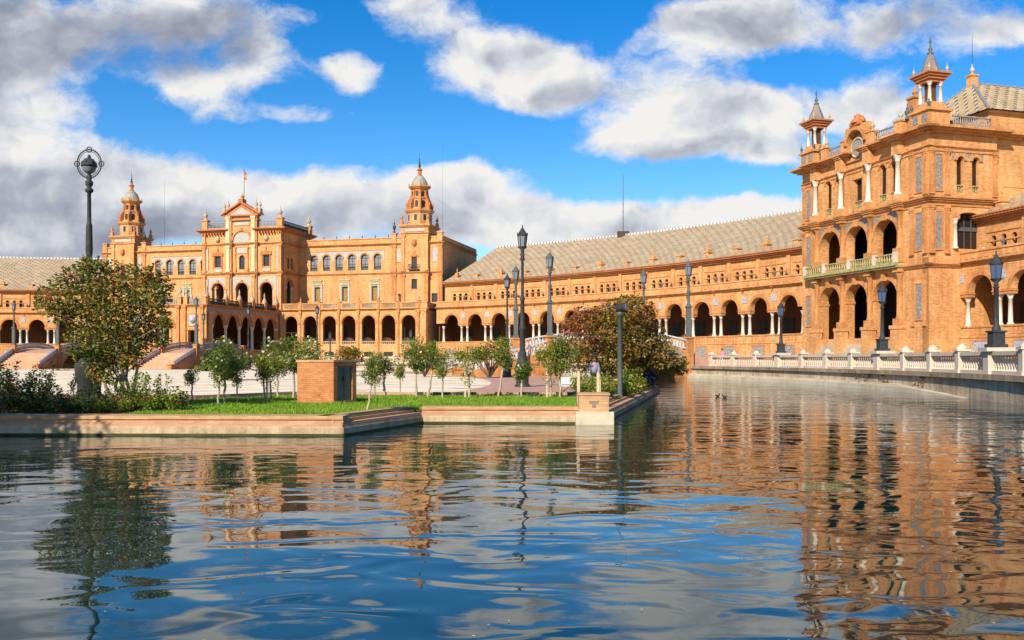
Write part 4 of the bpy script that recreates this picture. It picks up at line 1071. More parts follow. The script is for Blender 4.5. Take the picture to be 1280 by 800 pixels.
for a, b in ((p0, PC - 4.1), (PC + 4.1, p1)):
    m = MB(); m.cornice(fp, a, b, 29.5, .75, 1.15, 0, .3)
    for i in range(8): x = a + (b - a) * (i + .5) / 8; m.box(fp, x - .16, x + .16, 0, .75, 29.1, 29.5)
    m.build('cornice', M['brick_red'], pal)
    m = MB(); m.box(fp, a, b, -.5, -.1, 30.25, 30.55); m.build('parapet_base', M['brick'], pal)
    lo, hi = (a + 1.1, b) if a < PC else (a, b - 1.1)
    railing(pal, fp, lo, hi, 30.55, 31.85, -.15, 'grey_rail', gap=.32)
for k in (-1, 1):
    q = PC + k * (PW - .55)
    for dv in (0, 13.2):
        g = FV(VP + dv)
        m = MB(); m.box(g, q - .65, q + .65, -.75, .15, 30.25, 32.2); m.box(g, q - .8, q + .8, -.9, .3, 32.2, 32.45); m.build('parapet_pedestal', M['brick'], pal); finial(pal, g(q, -.3, 32.45), 2.6, 'stone', .5)
    for z0, z1 in ((12.6, 20.3), (20.85, 26.7), (27.1, 29.4)): pilaster(pal, fp, q + k * .1, .36, z0, z1, 0, .3, 'brick')
for k in (-1, 1):                                   # giant pilasters of the middle bay
    q = PC + k * 3.05
    m = MB(); m.box(fp, q - .75, q + .75, -.1, .45, 12.6, 33.2); m.build('pier', M['brick'], pal)
    for z0, z1 in ((13.0, 20.2), (20.9, 26.6), (27.2, 32.9)): pilaster(pal, fp, q, .42, z0, z1, .45, .26, 'stone_warm' if z0 > 20 else 'brick_pale')
    for z in (20.3, 26.7): m = MB(); m.cornice(fp, q - .8, q + .8, z, .5, .45, .45, .3); m.build('entablature', M['brick_trim'], pal)
# gable
m = MB(); m.arcade(fp, PC - 3.8, PC + 3.8, 29.4, 33.2, .1, .9, [], 4); m.build('gable_wall', M['brick'], pal)
m = MB(); m.disc_fill(fp, PC, 2.0, 27.3, 27.75, 2.0, .06, 16); m.build('lunette', M['tile_pale'], pal)
m = MB(); m.archivolt(fp, PC, 2.0, 27.75, 2.0, .38, 0, .3, 16); m.box(fp, PC - .25, PC + .25, .0, .42, 29.75, 30.4); m.build('archivolt', M['brick_trim'], pal)
m = MB(); m.box(fp, PC - 4.1, PC + 4.1, -.9, .55, 32.0, 32.25); m.box(fp, PC - 4.2, PC + 4.2, -.9, .7, 32.95, 33.2); m.build('entablature', M['brick_red'], pal)
panel(pal, fp, PC, 1.9, 31.0, 31.8, .1, 'tile_pale', 'brick_trim', .1)
m = MB()
for q in (.3, -.9): m.add([fp(PC - 4.2, q, 33.2), fp(PC + 4.2, q, 33.2), fp(PC, q, 35.7)])
for k in (-1, 1):
    for z0, z1, q in ((33.2, 33.6, .75),):
        m.hexa([fp(PC + k * 4.7, -1.0, z0 - .05), fp(PC, -1.0, z0 + 2.6), fp(PC, q, z0 + 2.6), fp(PC + k * 4.7, q, z0 - .05), fp(PC + k * 4.7, -1.0, z1 - .05), fp(PC, -1.0, z1 + 2.6), fp(PC, q, z1 + 2.6), fp(PC + k * 4.7, q, z1 - .05)])
m.build('pediment', M['brick_red'], pal)
m = MB(); m.add([fp(PC - 2.6, .32, 33.3), fp(PC + 2.6, .32, 33.3), fp(PC, .32, 34.9)]); m.build('tympanum', M['tile_pale'], pal)
m = MB(); m.box(fp, PC - .55, PC + .55, -.9, .6, 35.9, 36.7); finial_mb(m, fp(PC, -.2, 36.7), 1.4, .4); m.build('gable_pedestal', M['brick_red'], pal)
for k in (-1, 1):
    for q, h in ((3.4, 2.6), (4.3, 2.0)):
        m = MB(); m.box(fp, PC + k * q - .3, PC + k * q + .3, -.7, .3, 33.4, 34.5); finial_mb(m, fp(PC + k * q, -.2, 34.5), h, .32); m.build('gable_finial', M['stone'], pal)
# sides of the pavilion
for sg, u0 in ((1, p1), (-1, p0)):
    fs = FU(u0, sg)
    m = MB(); m.arcade(fs, VP, 152.5, 12.4, 20.0, 0, .8, [(142.5, 1.55, 12.9, 17.75, 1.55)], 14); m.arcade(fs, VP, 152.5, 20.0, 29.5, 0, .8, [(141.9, .5, 21.6, 24.0, 0), (143.6, .5, 21.6, 24.0, 0)], 4)
    m.build('pavilion_side_wall', M['brick'], pal)
    m = MB(); m.archivolt(fs, 142.5, 1.55, 17.75, 1.55, .35, 0, .14, 14); m.build('archivolt', M['brick_trim'], pal)
    for k in (-1.3, 1.3): column(pal, fs(142.5 + k, -.3, 0), 13.0, 17.7, .2)
    for c in (141.9, 143.6): window(pal, fs, c, .5, 21.6, 24.0, 0, -.4, 'wood', 'glass', 1, 1)
    m = MB(); m.cornice(fs, VP + .4, 152.5, 20.35, .45, .4, 0, .2); m.cornice(fs, VP + .4, 152.5, 26.75, .35, .35, 0, .2); m.cornice(fs, VP + 1, 152.5, 29.5, .75, 1.1, 0, .3); m.build('side_cornice', M['brick_red'], pal)
    m = MB(); m.box(fs, VP + .4, 152.5, -.5, -.1, 30.25, 30.55); m.build('parapet_base', M['brick'], pal)
    railing(pal, fs, VP + .8, 151.6, 30.55, 31.85, -.15, 'iron_dark', gap=.4)
m = MB(); m.box(fp, p0 + .5, p1 - .5, -13.5, -.8, 29.6, 30.0); m.box(fp, p0, p1, -13.8, -13.2, 27, 30.2); m.build('pavilion_roof', M['stone_wet'], pal)
m = MB(); m.box(fp, p0 + .8, p1 - .8, -7.0, -6.4, 12.5, 20.2); m.box(fp, p0 + .8, p1 - .8, -7.4, -.8, 19.8, 20.1); m.box(fp, p0 + .8, p1 - .8, -2.2, -1.8, 20.4, 26.5); m.build('pavilion_back_wall', M['brick_shade'], pal)
door(pal, fp, ac[1], 1.2, 13, 16.5, -6.4); door(pal, fp, ac[2], 1.0, 13, 16.5, -6.4)

# arcaded portico running out towards the plaza
PU, PV = 8.0, 111.9
ff, fr_r, fr_l = FV(PV), FU(PU, 1), FU(-PU - 1.7, -1)
q0, q1 = -PU - 1.7, PU
side_c = [116.45 + 4.85 * i for i in range(5)]
m = MB(); m.arcade(ff, q0, q1, .9, 12.2, 0, .8, [(PC, 2.06, 3.9, 7.75, 2.06), (5.2, 1.1, 3.8, 7.35, 0), (-6.9, 1.1, 3.8, 7.35, 0)], 14); m.build('portico_front', M['brick_pale'], pal)
m = MB(); m.archivolt(ff, PC, 2.06, 7.75, 2.06, .4, 0, .16, 14); m.build('archivolt', M['brick_trim'], pal)
for c in (5.2, -6.9):
    panel(pal, ff, c, .95, 8.2, 10.3, .02, 'tile_pale', 'brick_trim', .14)
    m = MB(); m.box(ff, c - 1.3, c + 1.3, -.1, .2, 7.35, 7.6); m.build('lintel', M['brick_trim'], pal)
    m = MB(); m.lathe(ff(c, .05, 9.3), [(.1, -.7), (.6, -.35), (.66, 0), (.6, .35), (.1, .7)], 10); m.build('medallion', M['tile_blue'], pal)
for c in (2.1, 3.5, 7.2, -3.8, -5.2, -8.9): pilaster(pal, ff, c, .3, 3.0, 12.0, 0, .3, 'brick_trim')
for sg, fs in ((1, fr_r), (-1, fr_l)):
    m = MB(); m.arcade(fs, PV, 138.9, 8.45, 12.2, 0, .7, [(c, 2.06, 8.45, 8.5, 2.06) for c in side_c], 14); m.box(fs, PV, PV + 1.8, -.7, 0, 3.6, 8.45); m.box(fs, 138.0, 138.9, -.7, 0, 3.6, 8.45); m.box(fs, PV, 138.9, -.8, .05, .9, 3.9)
    m.build('portico_side', M['brick'], pal)
    for c in side_c: m = MB(); m.archivolt(fs, c, 2.06, 8.5, 2.06, .34, 0, .1, 14); m.build('archivolt', M['brick_trim'], pal)
    for p in [side_c[0] - 2.3] + [c + 2.42 for c in side_c]: column(pal, fs(p, -.35, 0), 3.9, 8.45, .3)
    m = MB(); m.cornice(fs, PV + .3, 138.8, 11.75, .45, .5, 0, .3); m.build('cornice', M['brick_trim'], pal)
    m = MB(); m.box(fs, PV, 138.8, -.05, .035, 10.9, 11.7); m.build('tile_frieze', M['grey_panel'], pal)
    ps = [PV + .5] + [c + 2.42 for c in side_c]
    for p in ps:
        m = MB(); m.box(fs, p - .4, p + .4, -.6, .1, 12.2, 13.5); m.box(fs, p - .5, p + .5, -.7, .2, 13.5, 13.68); m.build('parapet_post', M['brick_trim'], pal)
        m = MB(); m.lathe(fs(p, -.25, 13.68), [(.45, 0), (.5, .3), (.3, .7), (.12, 1.2), (.22, 1.4), (.04, 2.1)], 8); m.build('finial', M['stone'], pal)
    for A, B in zip(ps, ps[1:]): railing(pal, fs, A + .4, B - .4, 12.25, 13.4, -.2, 'iron_dark', gap=.4)
m = MB(); m.cornice(ff, q0, q1, 11.75, .45, .5, 0, .3); m.build('cornice', M['brick_trim'], pal)
for a, b in ((q0 + .9, -5.6), (-4.8, -3.4), (-3.4, 1.7), (2.9, 3.9), (4.3, 7.1)): railing(pal, ff, a, b, 12.25, 13.4, -.2, 'grey_rail', gap=.4)
for p in (q0 + .45, -5.2, -3.8, 2.3, 3.6, 7.55):
    m = MB(); m.box(ff, p - .4, p + .4, -.6, .1, 12.2, 13.5); m.box(ff, p - .5, p + .5, -.7, .2, 13.5, 13.68); m.build('parapet_post', M['brick'], pal); finial(pal, ff(p, -.25, 13.68), 2.4 if p in (2.3, 3.6) else 1.4, 'stone', .35)
m = MB(); m.box(ff, q0 + .1, q1 - .1, -26.8, -.1, 11.5, 12.15); m.build('portico_ceiling', M['brick_shade'], pal)
m = MB(); m.box(ff, q0 + .1, q1 - .1, -26.8, -.1, 3.5, 3.86); m.build('portico_floor', M['path'], pal)
m = MB(); m.box(FU(-2.5, 1), PV + 8, 138.9, -.3, 0, 3.9, 11.5); m.box(ff, q0 + 1, q1 - 1, -27.2, -26.9, 3.9, 12.2); m.build('portico_inner_wall', M['brick_shade'], pal)
for a in (-2.3, -1.2): pass
# terrace steps base in front of the portico
m = MB(); m.box(ff, q0 - .4, q1 + .4, 0, .45, .9, 3.6); m.build('portico_plinth', M['brick_trim'], pal)

t = thing('flag', 'small red and yellow flag hanging from a pole on the palace gable', 'flag', fp(PC + .6, -.4, 36.7))
m = MB(); m.tube([fp(PC + .3, -.4, 36.6), fp(PC + .3, -.4, 43.4)], [.07, .04], 6); m.build('pole', M['iron_dark'], t)
rows = [[fp(PC + .34 + .5 * (i / 6) * (1 - .25 * math.sin(j)), -.4 + .18 * math.sin(i * 1.7 + j), 42.9 - .30 * j - .3 * (i / 6) ** 1.3 * (2 - .2 * j)) for i in range(7)] for j in range(7)]
m = MB()
for j in range(6):
    m.k = 0 if j in (0, 5) else 1; m.grid(rows[j:j + 2], False, True)
m.build('cloth', [M['flag_red'], M['flag_yellow']], t)

# ------------------------------------------------------------------ corner pavilion beside the canal
Q0 = Vector((45.755, 99.01)); TL = Vector((-0.27617, 0.96111)); TR = Vector((0.96111, 0.27617))
NL, NR = Vector((-0.96111, -0.27617)), Vector((0.27617, -0.96111))
fl, fr_ = Line(Q0, TL, NL), Line(Q0, TR, NR)
SL, SR = 23.7, 9.2
cp = thing('corner_pavilion', 'tall square brick pavilion with white columns and two turrets beside the canal', 'building', (Q0.x, Q0.y, Z_WALK))
gc = [17.62, 12.34, 7.04]
m = MB()
m.arcade(fl, 0, SL, 1.0, 12.3, 0, 1.3, [(c, 2.1, 4.5, 9.15, 2.1) for c in gc], 16)
m.arcade(fl, 0, SL, 12.3, 19.3, 0, 1.3, [(c, 2.07, 13.0, 16.3, 2.07) for c in gc], 16)
win3 = [(17.9, .56, 20.4, 24.3, .56), (15.75, .56, 20.4, 24.3, .56), (11.9, .78, 20.4, 24.0, 0), (7.5, .56, 20.4, 24.3, .56), (5.6, .56, 20.4, 24.3, .56)]
m.arcade(fl, 0, SL, 19.3, 26.9, 0, .7, win3, 10)
m.build('canal_front_wall', M['brick'], cp)
m = MB()
m.box(fr_, 0, SR, -1, -.002, 1.0, 13.2)
m.arcade(fr_, .002, SR, 13.2, 19.3, 0, 1.0, [(5.45, 1.85, 14.2, 17.4, .9)], 14)
m.arcade(fr_, .002, SR, 19.3, 26.9, 0, .7, [(4.16, .46, 20.45, 24.0, .46), (6.25, .46, 20.45, 24.0, .46)], 10)
m.build('flank_wall', M['brick'], cp)
m = MB(); m.box(fr_, SR, 24, -1.2, -.55, 1.2, 26.9); m.box(fr_, SR + 1.3, SR + 5, -.56, -.5, 21.5, 25.6); m.build('rear_flank_wall', M['brick_pale'], cp)
m = MB(); m.box(fl, SL - .5, SL, -24, -.05, 1.2, 26.9); m.box(fl, 0, SL, -24, -23.5, 1.2, 26.9); m.build('rear_wall', M['brick'], cp)
m = MB(); m.box(fl, .7, SL - .5, -23.5, -1.3, 26.5, 26.9); m.build('flat_roof', M['stone_wet'], cp)
m = MB(); m.box(fl, 1.1, SL - .6, -8, -1.3, 12.2, 12.9); m.box(fl, 1.1, SL - .6, -8, -1.3, 19.2, 19.9); m.box(fl, 1.1, SL - .6, -8, -1.3, 4.0, 4.45); m.build('floor_slab', M['brick_shade'], cp)
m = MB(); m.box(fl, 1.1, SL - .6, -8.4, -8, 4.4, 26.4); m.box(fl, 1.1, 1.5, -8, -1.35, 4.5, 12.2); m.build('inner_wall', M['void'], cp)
# ground floor
for c in gc:
    m = MB(); m.archivolt(fl, c, 2.1, 9.15, 2.1, .4, 0, .12, 16); m.box(fl, c - .25, c + .25, 0, .5, 11.1, 11.9); m.build('archivolt', M['brick_trim'], cp)
    m = MB()
    for k in (-1, 1): m.box(fl, c + k * 2.3 - .28, c + k * 2.3 + .28, -1.4, .12, 8.85, 9.15)
    m.build('impost', M['brick_trim'], cp)
    for j in range(6):
        m = MB(); m.box(fl, c - 2.05, c + 2.05, -1.3, 1.6 - .35 * j, 1.0 if j == 0 else 1.25 + .52 * j, 1.25 + .52 * (j + 1)); m.build('step', M['stone'], cp)
    m = MB(); m.arcade(fl, c - 2.5, c + 2.5, 16.2, 18.9, .03, .1, [(c, 2.42, 16.2, 16.3, 2.42)], 14); m.build('tile_spandrel', M['grey_panel'], cp)
    m = MB(); m.archivolt(fl, c, 2.07, 16.3, 2.07, .38, 0, .12, 16); m.box(fl, c - .22, c + .22, 0, .35, 18.2, 18.9); m.build('archivolt', M['brick_trim'], cp)
cols_s = [20.15, 14.85, 9.6, 4.45]
for s_ in cols_s:
    half_column(cp, fl, s_, .36, 5.8, 12.3, .15)
    m = MB(); m.box(fl, s_ - .75, s_ + .75, -.1, .85, 1.2, 5.4); m.box(fl, s_ - .85, s_ + .85, -.1, .95, 5.4, 5.8); m.box(fl, s_ - .9, s_ + .9, -.1, 1.0, 1.2, 2.0); m.build('pedestal', M['brick'], cp)
    half_column(cp, fl, s_, .38, 14.0, 19.3, .1)
    m = MB(); m.box(fl, s_ - .62, s_ + .62, -.1, .75, 13.0, 14.0); m.build('pedestal', M['brick'], cp)
    m = MB(); m.box(fl, s_ - .62, s_ + .62, -.1, .85, 19.9, 20.75); m.build('pedestal', M['brick'], cp)
    column(cp, fl(s_, .42, 0), 20.75, 25.3, .3)
    m = MB(); m.box(fl, s_ - .6, s_ + .6, -.1, .85, 25.3, 26.85); m.cornice(fl, s_ - .6, s_ + .6, 26.9, .6, 1.1 if not 9 < s_ < 15 else .5, .8, .5, not 9 < s_ < 15); m.build('entablature', M['brick'], cp)
    m = MB(); m.cornice(fl, s_ - .6, s_ + .6, 19.32, .6, .35, .7, .7); m.build('entablature', M['brick_trim'], cp)
# balcony with glazed railing
m = MB(); m.box(fl, 3.9, 21.7, 0, 1.25, 12.62, 12.95); m.box(fl, 3.9, 21.7, 0, 1.05, 12.4, 12.62); m.build('balcony', M['tile_green'], cp)
bp = [21.5, 17.3, 12.3, 7.6, 4.1]
for A, B in zip(bp, bp[1:]): railing(cp, fl, B + .25, A - .25, 12.95, 14.0, 1.15, 'tile_green', gap=.42)
for A in bp: m = MB(); m.box(fl, A - .25, A + .25, .85, 1.25, 12.95, 14.15); m.build('balcony_post', M['stone_rose'], cp)
# third floor
for (c, w_, zs, zp, rs) in win3:
    window(cp, fl, c, w_, zs, zp, rs, -.5, 'wood', 'void', 1, 2, .08)
    if rs: m = MB(); m.archivolt(fl, c, w_, zp, rs, .24, 0, .12, 10); m.build('archivolt', M['brick_trim'], cp)
    railing(cp, fl, c - w_ + .02, c + w_ - .02, 20.42, 21.35, -.05, 'tile_green', 'window_balcony', .22, .1)
m = MB(); m.box(fl, 10.9, 12.9, -.05, .22, 24.0, 24.35); m.box(fl, 10.9, 11.1, -.05, .16, 20.2, 24.0); m.box(fl, 12.7, 12.9, -.05, .16, 20.2, 24.0); m.build('window_surround', M['brick_trim'], cp)
# tile panels and pilasters
for c in (22.2, 1.48):
    for z0, z1 in ((6.4, 10.3), (14.1, 18.2), (20.6, 24.4)): panel(cp, fl, c, .5, z0, z1, .02, 'grey_panel', 'brick_trim', .16)
    for z0, z1 in ((13.6, 19.0), (20.1, 25.2)):
        for k in (-1.05, 1.05): pilaster(cp, fl, c + k, .24, z0, z1, 0, .2, 'brick_trim')
for k in (-1.1, 1.1): pilaster(cp, fl, 1.48 + k * .8, .2, 5.6, 11.4, 0, .14, 'brick_trim')
for z0, z1 in ((14.1, 18.2), (20.6, 24.5)): panel(cp, fr_, 1.25, .42, z0, z1, .02, 'grey_panel', 'brick_trim', .16)
for z0, z1 in ((13.6, 19.0), (20.1, 25.2)):
    for c in (.3, 2.35, 8.85): pilaster(cp, fr_, c, .25, z0, z1, 0, .2, 'brick_trim')
for c in (4.16, 6.25):
    window(cp, fr_, c, .46, 20.45, 24.0, .46, -.5, 'wood', 'void', 1, 2, .08)
    m = MB(); m.archivolt(fr_, c, .46, 24.0, .46, .36, 0, .16, 12); m.build('archivolt', M['brick_trim'], cp)
    railing(cp, fr_, c - .44, c + .44, 20.47, 21.3, -.05, 'tile_green', 'window_balcony', .2, .1)
m = MB(); m.arcade(fr_, 3.1, 7.3, 23.9, 25.0, .02, .1, [(4.16, .9, 23.9, 24.0, .9), (6.25, .9, 23.9, 24.0, .9)], 10); m.build('tile_spandrel', M['grey_panel'], cp)
# great window on the flank
m = MB(); m.disc_fill(fr_, 5.45, 1.83, 14.2, 17.4, .88, -.9); gw = m.build('great_window', M['void'], cp)
m = MB(); m.box(fr_, 3.6, 7.3, -.88, -.75, 16.3, 16.75)
for x in (4.5, 5.45, 6.4): m.box(fr_, x - .04, x + .04, -.88, -.8, 14.2, 18.2)
m.build('glazing_bar', M['iron_pale'], gw)
for c in (3.45, 7.45): column(cp, fr_(c, .08, 0), 14.2, 17.5, .22)
m = MB(); m.box(fr_, 3.1, 3.9, -.3, .3, 17.5, 17.9); m.box(fr_, 7.05, 7.85, -.3, .3, 17.5, 17.9); m.build('capital_block', M['brick_trim'], cp)
m = MB(); m.tube([fr_(8.35, .15, 18.9), fr_(8.35, .2, 17.4), fr_(8.8, .2, 16.4), fr_(8.8, .2, 13.6)], .1, 6); m.build('drainpipe', M['brick_red'], cp)
# cornices all round
for z, h, pr in ((12.1, .45, .4), (19.3, .6, .55), (25.25, .22, .2), (26.85, .68, 1.25)):
    for f_, a, b in ((fl, -.0, SL), (fr_, 0, SR)):
        if z == 12.1 and f_ is fl: a, b = 0, 3.7
        for A, B in (((0, 10.1), (14.1, SL)) if z > 26 and f_ is fl else ((a, b),)): m = MB(); m.cornice(f_, A, B, z + (.003 if f_ is fr_ else 0), h, pr, 0, .3); m.build('cornice', M['brick_trim'], cp)
m = MB(); m.cornice(fr_, SR, 24, 26.86, .66, 1.1, -.55, .3); m.build('cornice', M['brick_trim'], cp)
for z in (18.9, 24.9):
    for f_, L_ in ((fl, SL), (fr_, SR)): m = MB(); m.box(f_, 0, L_, -.05, .1, z, z + (.14 if f_ is fl else .143)); m.build('string_course', M['brick_trim'], cp)
# parapet, posts, clock gable
m = MB(); m.box(fl, 0, 10.1, -.6, -.02, 27.5, 27.9); m.box(fl, 14.1, SL, -.6, -.02, 27.5, 27.9); m.box(fr_, .6, SR, -.6, -.02, 27.5, 27.9); m.build('parapet_base', M['brick'], cp)
for A, B in ((18.2, 14.9), (9.2, 5.2)): railing(cp, fl, B, A, 27.9, 29.05, -.1, 'tile_gold', gap=.36)
railing(cp, fr_, 3.3, 8.4, 27.9, 29.05, -.1, 'tile_gold', gap=.3)
for s_ in (18.6, 14.5, 9.6, 4.7):
    m = MB(); m.box(fl, s_ - .5, s_ + .5, -.7, .35, 27.5, 29.15); m.box(fl, s_ - .6, s_ + .6, -.8, .45, 29.15, 29.35); m.build('parapet_post', M['brick'], cp)
    finial(cp, fl(s_, -.2, 29.35), 1.5, 'stone', .3)
m = MB(); m.box(fr_, SR - .7, SR + .3, -.8, .15, 27.5, 29.2); m.build('parapet_post', M['brick'], cp)
m = MB(); m.arcade(fl, 10.0, 14.2, 26.3, 30.6, .26, .9, [(12.1, 1.62, 26.4, 28.4, 1.62)], 16); m.build('clock_gable', M['brick'], cp)
m = MB(); m.archivolt(fl, 12.1, 1.62, 28.4, 1.62, .45, .26, .3, 16); m.build('archivolt', M['brick_trim'], cp)
m = MB(); m.box(fl, 10.2, 14.0, -.7, -.5, 26.9, 30.4); m.build('niche_back', M['grey_panel'], cp)
m = MB()
m.add([fl(12.1 + 1.1 * math.cos(2 * math.pi * i / 20), 0.06, 27.9 + 1.2 * math.sin(2 * math.pi * i / 20)) for i in range(20)]); m.build('medallion', M['tile_gold'], cp)
m = MB(); m.ring(fl(12.1, .06, 27.9), (NL.x, NL.y, 0), 1.15, .14, 20, 6); m.build('medallion_frame', M['stone'], cp)
m = MB(); m.box(fl, 11.1, 13.1, -.5, .5, 30.6, 31.0); m.lathe(fl(12.1, 0, 30.9), [(.8, 0), (.7, .3), (.4, .6), (.5, .85), (.15, 1.1)], 8)
for k in (-.9, .9): m.lathe(fl(12.1 + k, 0, 30.9), [(.3, 0), (.4, .3), (.1, .7)], 6)
m.build('gable_crest', M['brick_red'], cp)

def turret(fr0, s, n):
    """open four column lantern on the parapet"""
    g = Line(fr0(s, n, 0)[:2], TL, NL)
    m = MB(); m.box(g, -1.4, 1.4, -1.4, 1.4, 27.5, 29.4); m.box(g, -1.65, 1.65, -1.65, 1.65, 29.4, 29.65); m.box(g, -1.1, 1.1, -1.1, 1.1, 29.65, 30.2); m.box(g, -.95, .95, -.95, .95, 30.2, 30.5)
    o = m.build('turret', M['brick'], cp, 'brick turret of four white columns under a pointed cap')
    m = MB(); m.box(g, -.42, .42, -.42, .42, 30.5, 32.7); m.build('core', M['brick_shade'], o)
    for a in (-.72, .72):
        for b in (-.72, .72): column(o, g(a, b, 0), 30.5, 32.7, .2)
    m = MB()
    for z0, z1, h in ((32.7, 33.0, 1.0), (33.0, 33.3, 1.2), (33.3, 33.55, 1.4), (33.55, 33.75, 1.6)): m.box(g, -h, h, -h, h, z0, z1 - .003)
    m.build('entablature', M['brick_red'], o)
    m = MB(); p = g(0, 0, 0); m.lathe((p[0], p[1], 0), [(1.15, 33.75), (.98, 34.2), (.7, 35.0), (.42, 35.7), (.28, 36.0)], 8, False, R(20)); m.build('cap', M['slate'], o)
    m = MB(); m.lathe((p[0], p[1], 0), [(.3, 35.95), (.36, 36.15), (.12, 36.3), (.26, 36.6), (.1, 36.8), (.07, 37.2), (.14, 37.4), (.02, 38.0)], 8); m.build('spike', M['iron_pale'], o)
    for a in (-1.2, 1.2):
        for b in (-1.2, 1.2): finial(o, g(a, b, 33.75), 1.1, 'stone', .18)
    for a in (-1.35, 1.35): finial(o, g(a, 1.35, 29.65), 1.3, 'iron_pale', .2)
    for k in (-.75, .75):
        m = MB(); m.box(g, k - .45, k + .45, 1.38, 1.45, 28.2, 29.1); m.build('tile_panel', M['grey_panel'], o)
turret(fl, 22.3, -1.2); turret(fl, 1.5, -1.5)
finial(cp, fl(20.3, -.4, 28.9), 1.6, 'iron_pale', .25); finial(cp, fl(3.9, -.4, 29.3), 1.9, 'iron_pale', .3)
# attic block with hipped roof
ab = Line(Q0 + TR * 9.2 + TL * 1.2, TR, NR)
m = MB(); m.box(ab, 0, 22, -14, 0, 26.9, 30.2); m.box(ab, -.3, 22, -14.2, .3, 30.0, 30.3); m.build('attic_wall', M['brick_pale'], cp)
e0, e1, z0, z1 = (-.7, .7), (22, -14.7), 30.3, 35.6
A_, B_, C_, D_ = ab(-.7, .7, z0), ab(22, .7, z0), ab(22, -14.7, z0), ab(-.7, -14.7, z0)
R0, R1 = ab(3.9, -6.6, z1), ab(20, -6.6, z1)
m = MB()
m.add([A_, B_, R1, R0], [(0, 0), (22.7, 0), (20.7, 9), (4.6, 9)]); m.add([D_, A_, R0], [(0, 0), (15.4, 0), (7.6, 7)]); m.add([C_, D_, R0, R1], [(0, 0), (22.7, 0), (18, 9), (2, 9)])
hip = m.build('hipped_roof', M['roof'], cp)
m = MB()
for P0, P1 in ((A_, R0), (D_, R0), (R0, R1)):
    for i in range(16):
        a, b = Vector(P0).lerp(Vector(P1), i / 16), Vector(P0).lerp(Vector(P1), (i + .6) / 16); m.tube([a + Vector((0, 0, .08)), b + Vector((0, 0, .08))], .16, 6)
m.build('ridge_tiles', M['grey_rail'], hip)
g = Line(ab(3.9, -6.6, 0)[:2], TR, NR)
m = MB(); m.box(g, -.45, .45, -.45, .45, 34.9, 36.4); m.box(g, -.55, .55, -.55, .55, 36.4, 36.6); m.k = 1; finial_mb(m, g(0, 0, 36.6), 1.5, .32); m.build('chimney', [M['brick'], M['stone']], hip)
m = MB(); m.tube([g(0, 0, 38), g(0, 0, 41.5)], [.04, .02], 5); m.build('lightning_rod', M['iron_dark'], hip)
g = Line(ab(-2.0, -9.5, 0)[:2], TR, NR)
m = MB(); m.box(g, -.6, .6, -.6, .6, 26.9, 34.0); m.box(g, -.75, .75, -.75, .75, 34.0, 34.25); finial_mb(m, g(0, 0, 34.25), 1.5, .4); m.build('chimney', M['brick_trim'], cp)

# masts on the roofs
for px, y, top, rr in ((779, 292, 218, R_RIDGE), ):
    a = R(deg_at(px, rr)); p = (CX + rr * math.cos(a), CY + rr * math.sin(a))
    t = thing('antenna_mast', 'thin lattice radio mast standing on the long gallery roof ridge', 'mast', (p[0], p[1], 27.4))
    m = MB(); m.box(Line(p, (1, 0)), -1.2, 1.2, -.6, .6, 27.2, 28.4); m.build('base', M['wood'], t)
    h = 1.92 + (HORIZON - top) * p[1] / FPX
    m = MB(); m.tube([(p[0], p[1], 28.3), (p[0], p[1], h)], [.09, .05], 5)
    for k in range(6): m.tube([(p[0] - .25, p[1], 29.5 + k * 1.5), (p[0] + .25, p[1], 29.5 + k * 1.5)], .03, 4)
    m.build('pole', M['iron_pale'], t)
for (u, v, top, lab) in ((38.6, 158, 50.5, 'thin whip aerial rising just right of the nearer slim tower'), (-33.5, 158, 46, 'thin whip aerial rising just right of the farther slim tower'), (-20, 160, 36, 'thin aerial above the left half of the palace parapet')):
    p = UVP(u, v)
    m = MB(); m.tube([(p[0], p[1], 27.6), (p[0], p[1], top)], [.028, .016], 5); m.box(Line(p, (1, 0)), -.3, .3, -.3, .3, 27.55, 27.9)
    tag(m.build('aerial', M['iron_pale']), lab, 'aerial')

# ------------------------------------------------------------------ street lamps
def lathe_part(name, p, prof, mat, parent, segs=10, smooth=True):
    m = MB(); m.lathe(p, prof, segs, smooth); return m.build(name, M[mat], parent)
def lantern(parent, p, s, glass='lamp_glass', mat='iron'):
    """four sided tapering lantern with a peaked crown; p is its foot"""
    x, y, z = p; q = R(45)
    lathe_part('lantern_foot', p, [(.08 * s, 0), (.18 * s, .1 * s), (.10 * s, .2 * s), (.34 * s, .42 * s), (.36 * s, .47 * s)], mat, parent, 8)
    m = MB(); m.lathe((x, y, z + .47 * s), [(.27 * s, 0), (.36 * s, .85 * s)], 6, False); m.build('lantern_glass', M[glass], parent)
    m = MB()
    for i in range(6):
        a = 2 * math.pi * i / 6
        m.tube([(x + .28 * s * math.cos(a), y + .28 * s * math.sin(a), z + .47 * s), (x + .375 * s * math.cos(a), y + .375 * s * math.sin(a), z + 1.33 * s)], .028 * s, 4)
    m.lathe((x, y, z + 1.31 * s), [(.40 * s, 0), (.43 * s, .06 * s), (.40 * s, .12 * s), (.26 * s, .3 * s), (.2 * s, .42 * s), (.12 * s, .5 * s), (.14 * s, .56 * s), (.05 * s, .62 * s), (.03 * s, .85 * s)], 8)
    for i in range(6):
        a = 2 * math.pi * i / 6; m.lathe((x + .38 * s * math.cos(a), y + .38 * s * math.sin(a), z + 1.4 * s), [(.04 * s, 0), (.05 * s, .08 * s), (.01, .18 * s)], 5)
    m.build('lantern_frame', M[mat], parent)

